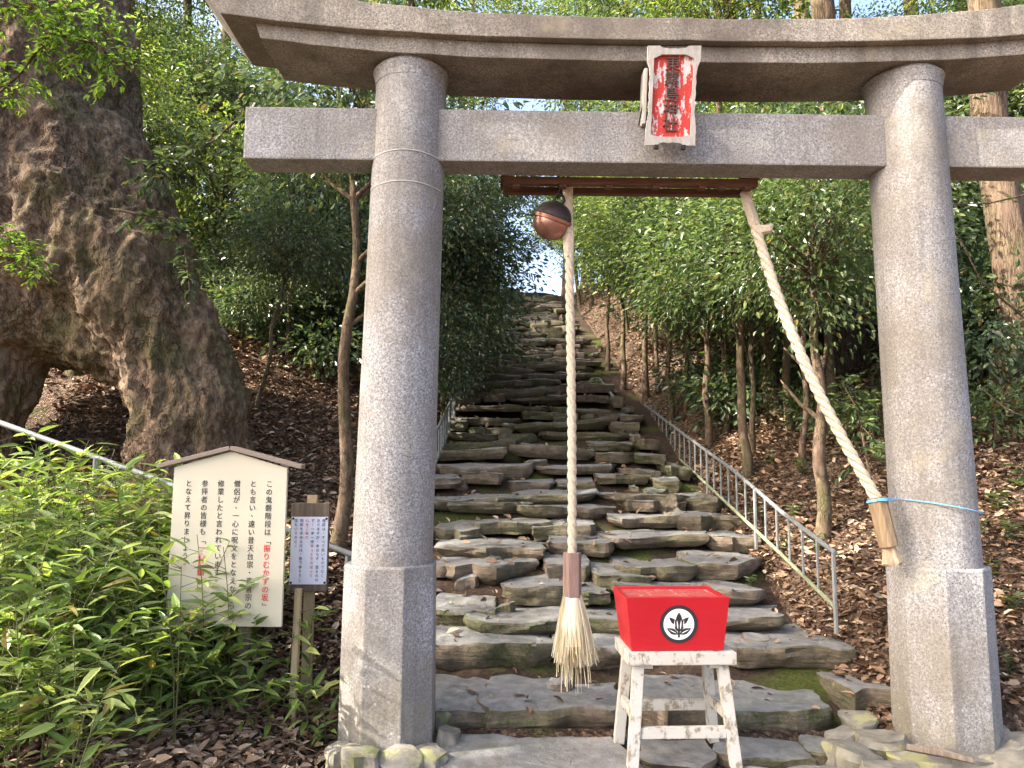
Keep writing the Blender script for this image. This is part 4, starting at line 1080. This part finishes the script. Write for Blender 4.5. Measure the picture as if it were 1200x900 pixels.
# the dark bushes that lean over the stairs from the left
for (px, py, Y, r) in ((548, 300, 10.2, .95), (525, 365, 9.6, .8), (556, 380, 12.5, .8), (535, 250, 9.4, .9), (520, 420, 9.2, .55), (552, 330, 13, .8), (572, 385, 19, .6), (585, 205, 13, .7)):
    p = at(px, py, Y); z = ground_z(p.x - .3, Y)
    t = thing('evergreen_shrub', 'dark evergreen shrub overhanging the left edge of the stairs', 'shrub', (p.x - .3, Y, z), 0, 'shrubs along the left edge of the stairs')
    o = obj('trunk', TR[int(px) % 4], t); s = max(.25, (p.z - z) / 3.0); o.scale = (s * .8, s * .8, s)
    put_crown(t, CR['dark'][int(px) % 3], (.3, 0, p.z - z), (r / 1.2, r / 1.2, r / 1.1), px)
# low undergrowth on the banks
def low(px, py, r, label, group=None, y0=3.0):
    g = ground_hit(px, py, y0); t = thing('undergrowth_bush', label, 'bush', (g.x, g.y, g.z), 0, group)
    MB().tube([(0, 0, -.1), (.03, 0, r * .5), (.02, .02, r)], [.02, .015, .006], 6).build('stem', M['bark_slim'], t)
    c = obj('leaves', CR['bush' if r < .6 else 'low'][int(px) % 2], t); c.location = (0, 0, r * .75); c.scale = (r, r, r); c.rotation_euler = (0, 0, px)
for px, py, r, lb in ((1005, 520, .35, 'small leafy bush at the foot of the thick cedar behind the slanting rope'), (1150, 470, .75, 'wide leafy bush just right of the right pillar at mid height'), (1180, 420, .8, 'leafy bush in front of the thick cedar at the right edge'),
        (1140, 400, .7, 'leafy bush half hidden behind the right pillar'), (1165, 520, .35, 'small low bush on the litter right of the right pillar'), (860, 500, .5, 'low bush between the slim trunks above the long handrail'),
        (905, 470, .55, 'low bush beneath the mossy leaning trunk'), (820, 470, .5, 'low bush left of the slim orange trunk'), (945, 500, .3, 'small bush just left of the thick cedar behind the rope'),
        (1190, 340, .9, 'large leafy bush at the right edge beside the cedar trunk'), (1130, 320, .9, 'large leafy bush showing right of the right pillar shaft')):
    low(px, py, r, lb, 'bushes on the right bank')
for px, py, r, lb in ((380, 440, .5, 'low bush behind the slender tree left of the gate'), (350, 400, .6, 'low bush on the left slope beside the dark sapling'), (420, 420, .5, 'low bush just left of the left pillar shaft'), (300, 400, .6, 'low bush on the slope right of the camphor roots'),
        (330, 350, .8, 'broad bush higher on the left slope'), (270, 360, .7, 'bush against the right flank of the camphor'), (380, 360, .8, 'broad bush behind the slender tree trunk on the left'), (250, 330, .9, 'large bush behind the camphor trunk edge')):
    low(px, py, r, lb, 'bushes on the left slope')
for k, (px, py, r) in enumerate(((1170, 600, .2), (1150, 630, .18), (930, 610, .16), (960, 650, .17), (1185, 640, .2), (905, 545, .14), (885, 610, .13), (1180, 790, .14), (880, 690, .12), (395, 640, .16), (700, 455, .2), (1195, 575, .22), (940, 560, .2), (1160, 680, .15), (1190, 720, .16), (915, 650, .15))):
    g = ground_hit(px, py, 4.0); t = thing('seedling', 'small green seedling sprouting from the leaf litter', 'seedling', (g.x, g.y, g.z - .01), px, 'seedlings in the leaf litter')
    MB().tube([(0, 0, -.05), (.01, 0, r * .5), (0, .01, r * .9)], [.004, .003, .0015], 5).build('stem', M['leaf_mid'], t)
    c = obj('leaves', SPRIG[k % 2], t); c.scale = (r, r, r)

# ------------------------------------------------------------------ leaf litter and twigs
from mathutils.bvhtree import BVHTree
def stone_bvh():
    V = []; F = []
    for o in STONES:
        b = len(V); V += [o.location + v.co for v in o.data.vertices]; F += [tuple(i + b for i in p.vertices) for p in o.data.polygons]
    return BVHTree.FromPolygons(V, F)
bvh = stone_bvh()
def litter():
    P = []; g = np.random.default_rng(3)
    def scatter(x0, x1, y0, y1, n):
        xs = g.uniform(x0, x1, n); ys = y0 + (y1 - y0) * g.random(n) ** 1.25
        for x, y in zip(xs, ys):
            if -.95 < x < 2.1:
                if g.random() > .10: continue
                h = bvh.ray_cast(Vector((x, y, 12)), Vector((0, 0, -1)))
                if h[0] is None or (h[1].z > .9 and g.random() > .45): continue
                P.append((x, y, h[0].z + .008)); continue
            if -.55 < x < 2.4 and y < 4.3 and g.random() > .12: continue
            P.append((x, y, ground_z(x, y) + g.uniform(.0, .03)))
    scatter(2.0, 6.0, 4.3, 9, 30000); scatter(2.2, 9.0, 8, 15, 16000)
    scatter(-3.0, -.8, 3.4, 6.0, 16000); scatter(-4.8, -.9, 5.5, 11, 25000); scatter(-8, -1.2, 8, 15, 9000); scatter(-1, 2.2, 4.4, 16, 14000); scatter(1.7, 5.0, 13, 27, 14000); scatter(-5, -.95, 13, 27, 9000)
    P = np.array([p for p in P if noise.noise((p[0] * 1.6, p[1] * 1.6, 2.2)) > -.22 - .5 * g.random() or -.95 < p[0] < 2.1]); n = len(P)
    a = g.uniform(0, 6.28, n); D = np.stack([np.cos(a), np.sin(a), g.normal(0, .28, n)], 1)
    N = np.array([[0, 0, 1.0]]) + g.normal(size=(n, 3)) * .38
    L = .028 + .072 * g.random(n) ** 1.5; V, F = leaf_arrays(P, D, N, L, L * g.uniform(.32, .62, n), .35, -.15)
    o = obj('leaf_litter', np_mesh('leaf_litter', V, [F], M['litter'])); tag(o, 'dry brown fallen leaves covering the banks', 'leaf litter', kind='stuff')
litter()
def twigs():
    mb = MB(); g = random.Random(5)
    for i in range(330):
        if i < 210: x, y = g.uniform(-2.6, -.75), g.uniform(3.3, 4.9)
        elif i < 270: x, y = g.uniform(2.4, 5), g.uniform(4.6, 9)
        else: x, y = g.uniform(-3.2, -1.1), g.uniform(5.5, 10)
        a = g.uniform(0, 6.28); l = g.uniform(.10, .42); z = ground_z(x, y) + .025; d = Vector((math.cos(a), math.sin(a), g.uniform(-.05, .35)))
        p = Vector((x, y, z)); q = p + d * l * .5 + Vector((g.uniform(-.03, .03), g.uniform(-.03, .03), .01))
        mb.tube([p, q, p + d * l + Vector((0, 0, g.uniform(-.05, .03)))], [.005, .004, .002], 5)
    tag(mb.build('fallen_twigs', M['bark_slim']), 'thin dry twigs lying on the leaf litter', 'twigs', kind='stuff')
twigs()
stk = MB(); a = at(1062, 872, 3.86); b = at(1142, 898, 3.74); a.z = .12; b.z = .10
stk.tube([a, a.lerp(b, .5) + Vector((0, 0, .008)), b], [.016, .02, .012], 7, jit=.4); tag(stk.build('fallen_stick', M['old_wood'], sm=True), 'weathered stick lying against the foot of the right pillar', 'stick')

# ------------------------------------------------------------------ dwarf bamboo thicket
def sasa():
    g = np.random.default_rng(21); gr = random.Random(21); st = MB(); P = []; D = []; N = []; L = []; Wd = []
    n = 0; tries = 0
    while n < 430 and tries < 9000:
        tries += 1
        X = gr.uniform(-4.0, -.82); Y = gr.uniform(3.05, 5.25)
        px = 600 + FPX * X / Y
        if px < -30 or px > 400: continue
        if px > 300 and gr.random() > .25: continue
        if Y < 3.75 and px > 120: continue
        if Y < 4.0 and px > 230: continue
        if Y < 3.45 and gr.random() < .5: continue
        if Y > 4.4 and px > 330: continue
        h = gr.uniform(.5, 1.15) * (1.0 if px < 200 else .82 if px < 300 else .6)
        if Y < 4.15 and 170 < px: h *= .62 if gr.random() < .8 else 1.15
        if Y < 3.5: h *= .8
        z = ground_z(X, Y); lx, ly = gr.gauss(0, .16), gr.gauss(0, .14) - .04
        pts = [Vector((X + lx * t * t, Y + ly * t * t, z + h * t * (1 - .08 * t))) for t in (0, .35, .7, 1)]
        st.tube(pts, [.0034, .003, .0024, .0016], 5); n += 1
        for k in range(gr.randrange(14, 26)):
            t = gr.uniform(.12, 1.0); i = min(2, int(t * 3)); p = pts[i].lerp(pts[i + 1], t * 3 - i)
            a = gr.uniform(0, 6.28); el = gr.uniform(-.25, .75)
            if gr.random() < .55:
                off = Vector((math.cos(a), math.sin(a), .35)) * gr.uniform(.02, .13); st.tube([p, p + off], [.002, .0012], 4); p = p + off
                a += gr.uniform(-.8, .8)
            P.append(p); D.append((math.cos(a) * math.cos(el), math.sin(a) * math.cos(el), math.sin(el)))
            N.append((gr.gauss(0, .35), gr.gauss(0, .35), 1)); l = gr.uniform(.08, .175); L.append(l); Wd.append(l * gr.uniform(.19, .27))
    # longer blades: two leaf segments joined by a bend
    P = np.array([tuple(p) for p in P]); D = unit(np.array(D)); N = np.array(N, float); L = np.array(L)[:, None]; Wd = np.array(Wd)[:, None]
    S = unit(np.cross(D, N)); N = np.cross(S, D)
    def q(u, s): return P + D * L * u + S * Wd * s + N * (abs(s) * Wd * .45 - .13 * L * u * u)
    V = np.stack([q(0, 0), q(.22, .5), q(.5, .46), q(.78, .25), q(1, 0), q(.78, -.25), q(.5, -.46), q(.22, -.5), q(.5, 0), q(.25, 0), q(.78, 0)], 1).reshape(-1, 3)
    b = (np.arange(len(P)) * 11)[:, None]
    F4 = np.concatenate([b + np.array([f]) for f in ([9, 8, 2, 1], [8, 10, 3, 2], [9, 7, 6, 8], [8, 6, 5, 10])], 0)
    F3 = np.concatenate([b + np.array([f]) for f in ([0, 9, 1], [0, 7, 9], [10, 4, 3], [10, 5, 4])], 0)
    root = thing('dwarf_bamboo', 'sunlit dwarf bamboo thicket in front of the cream sign', 'bamboo grass', (-2.2, 4, 0), kind='stuff')
    o = obj('leaves', np_mesh('leaves', V - np.array([[-2.2, 4, 0]]), [F4, F3], M['leaf_sasa']), root); o['kind'] = 'stuff'
    st.v = [(v[0] + 2.2, v[1] - 4, v[2]) for v in st.v]; s = st.build('stems', plain('bamboo_stem', (.10, .10, .035), .6), root); s['kind'] = 'stuff'
sasa()

# ------------------------------------------------------------------ branches hanging in front of the camphor
def spray(name, label, pts, mat, n, leaf, spread, seed, wr=.38, droop=.25, r=.012, flat=.5):
    g = random.Random(seed); base = Vector(pts[0]); t = thing(name, label, 'branch', base); mb = MB()
    pp_ = [Vector(p) - base for p in pts]; mb.tube(pp_, [r * (1 - .75 * i / (len(pp_) - 1)) for i in range(len(pp_))], 6)
    P = []; D = []; N = []; L = []
    for k in range(n // 9):
        u = g.uniform(.15, 1) * (len(pp_) - 1); i = min(len(pp_) - 2, int(u)); p = pp_[i].lerp(pp_[i + 1], u - i)
        d = Vector((g.gauss(0, 1), g.gauss(0, .8), g.gauss(0, flat))).normalized() * spread * g.uniform(.4, 1.2)
        e = p + d + Vector((0, 0, -droop * spread * g.random())); mb.tube([p, p.lerp(e, .5) + Vector((0, 0, .02)), e], [r * .3, r * .2, r * .1], 4)
        for j in range(9):
            s = g.uniform(.2, 1.05); sd2 = Vector((-d.y, d.x, 0)).normalized() * g.choice((-1, 1))
            P.append(tuple(p.lerp(e, s))); dd_ = d.normalized() * .7 + sd2 * g.uniform(.4, 1) + Vector((0, 0, g.gauss(-.25, .3))); D.append(tuple(dd_)); N.append((g.gauss(0, .3), g.gauss(0, .3) - .3, 1)); L.append(leaf * g.uniform(.6, 1.2))
    L = np.array(L); V, F = leaf_arrays(np.array(P), np.array(D), np.array(N), L, L * wr)
    mb.build('twig', M['bark_slim'], t); obj('leaves', np_mesh('leaves', V, [F], mat), t)
spray('leafy_branch', 'bright green maple branch hanging across the top of the camphor trunk', [at(-60, 160, 4.9), at(20, 90, 4.9), at(60, 40, 4.9), at(110, 50, 4.9), at(165, 90, 4.8)], M['leaf_maple'], 900, .058, .33, 1, .42)
spray('leafy_branch', 'bright green twig along the very top left corner', [at(-80, -30, 4.7), at(10, 10, 4.7), at(70, 0, 4.7), at(120, 20, 4.7)], M['leaf_maple'], 700, .055, .30, 2, .42)
spray('leafy_branch', 'feathery bright green twig at the left edge in front of the bark', [at(-90, 250, 4.6), at(-20, 265, 4.6), at(25, 290, 4.6), at(40, 320, 4.6)], M['leaf_maple'], 700, .045, .17, 3, .35)
spray('leafy_branch', 'dark glossy sprig dangling over the camphor above the arch', [at(130, 245, 5.6), at(190, 255, 5.6), at(215, 280, 5.6), at(222, 335, 5.6)], M['leaf_dark'], 200, .085, .15, 4, .42)
spray('leafy_branch', 'dark leafy twig reaching out between camphor and gate', [at(300, 120, 6.5), at(250, 165, 6.4), at(205, 190, 6.3), at(180, 205, 6.2)], M['leaf_dark'], 500, .09, .32, 6, .42)
spray('leafy_branch', 'leafy twig springing out left of the right pillar', [at(1020, 560, 6.2), at(1005, 480, 6.2), at(985, 445, 6.2)], M['leaf_mid'], 260, .085, .24, 7, .42)
mbv = MB(); 
for a_, b_, c_ in (((1100, 240, 5.2), (1160, 238, 5.3), (1260, 215, 5.5)), ((1150, 455, 5.4), (1180, 480, 5.4), (1230, 500, 5.4)), ((1120, 270, 5.5), (1150, 330, 5.6), (1215, 385, 5.8))):
    mbv.tube([at(*a_), at(*b_), at(*c_)], [.005, .007, .009], 5)
tag(mbv.build('bare_vine', M['bark_slim']), 'thin bare vines crossing behind the right pillar', 'vine', kind='stuff')

# ------------------------------------------------------------------ trees added out of view, up-sun, to throw the dappled shade
big1 = crown_mesh('crown', M['leaf_dark'], 61, 85, 34, .15, rx=2.3, rz=1.6, clump=.34)
def shade_tree(X, Y, H, crowns, label):
    t = thing('added_shade_tree', label, 'tree', (X, Y, ground_z(X, Y) - .1), 0, 'trees added out of view for shade'); mb = MB()
    mb.tube([(0, 0, 0), (.1, 0, H * .4), (0, .1, H * .8), (0, 0, H)], [.32, .25, .16, .06], 12, jit=.2)
    for (dx, dy, dz, s) in crowns:
        mb.tube([(0, 0, max(1.5, dz - 2.0)), (dx * .6, dy * .6, dz - .7), (dx, dy, dz)], [.12, .08, .03], 7)
        c = obj('crown', big1, t); c.location = (dx, dy, dz); c.scale = (s, s, s); c.rotation_euler = (0, 0, dx + dz)
    mb.build('trunk', M['bark_cedar'], t, sm=True)
LB = 'leafy tree added out of view to throw shade on the scene'
def shade_at(T, dist):   # a place up-sun of a point in the scene
    return Vector(T) + sun_dir * dist
targets = [((2.3, 4.2, 3.3), 13, .7), ((2.7, 4.2, 1.4), 14, .65), ((-.95, 4.2, 2.3), 12, .7), ((.7, 4.0, 1.0), 13, .6), ((1.0, 5.2, .5), 15, .8), ((-3.3, 6.0, 4.2), 11, .6)]
for i, (T, dst, s) in enumerate(targets):
    p = shade_at(T, dst)
    shade_tree(p.x, p.y, p.z - ground_z(p.x, p.y) + .6, [(0, 0, p.z - ground_z(p.x, p.y), s)], LB)
print('objects', len(bpy.data.objects), 'tris', sum(len(m.polygons) * 2 for m in bpy.data.meshes))
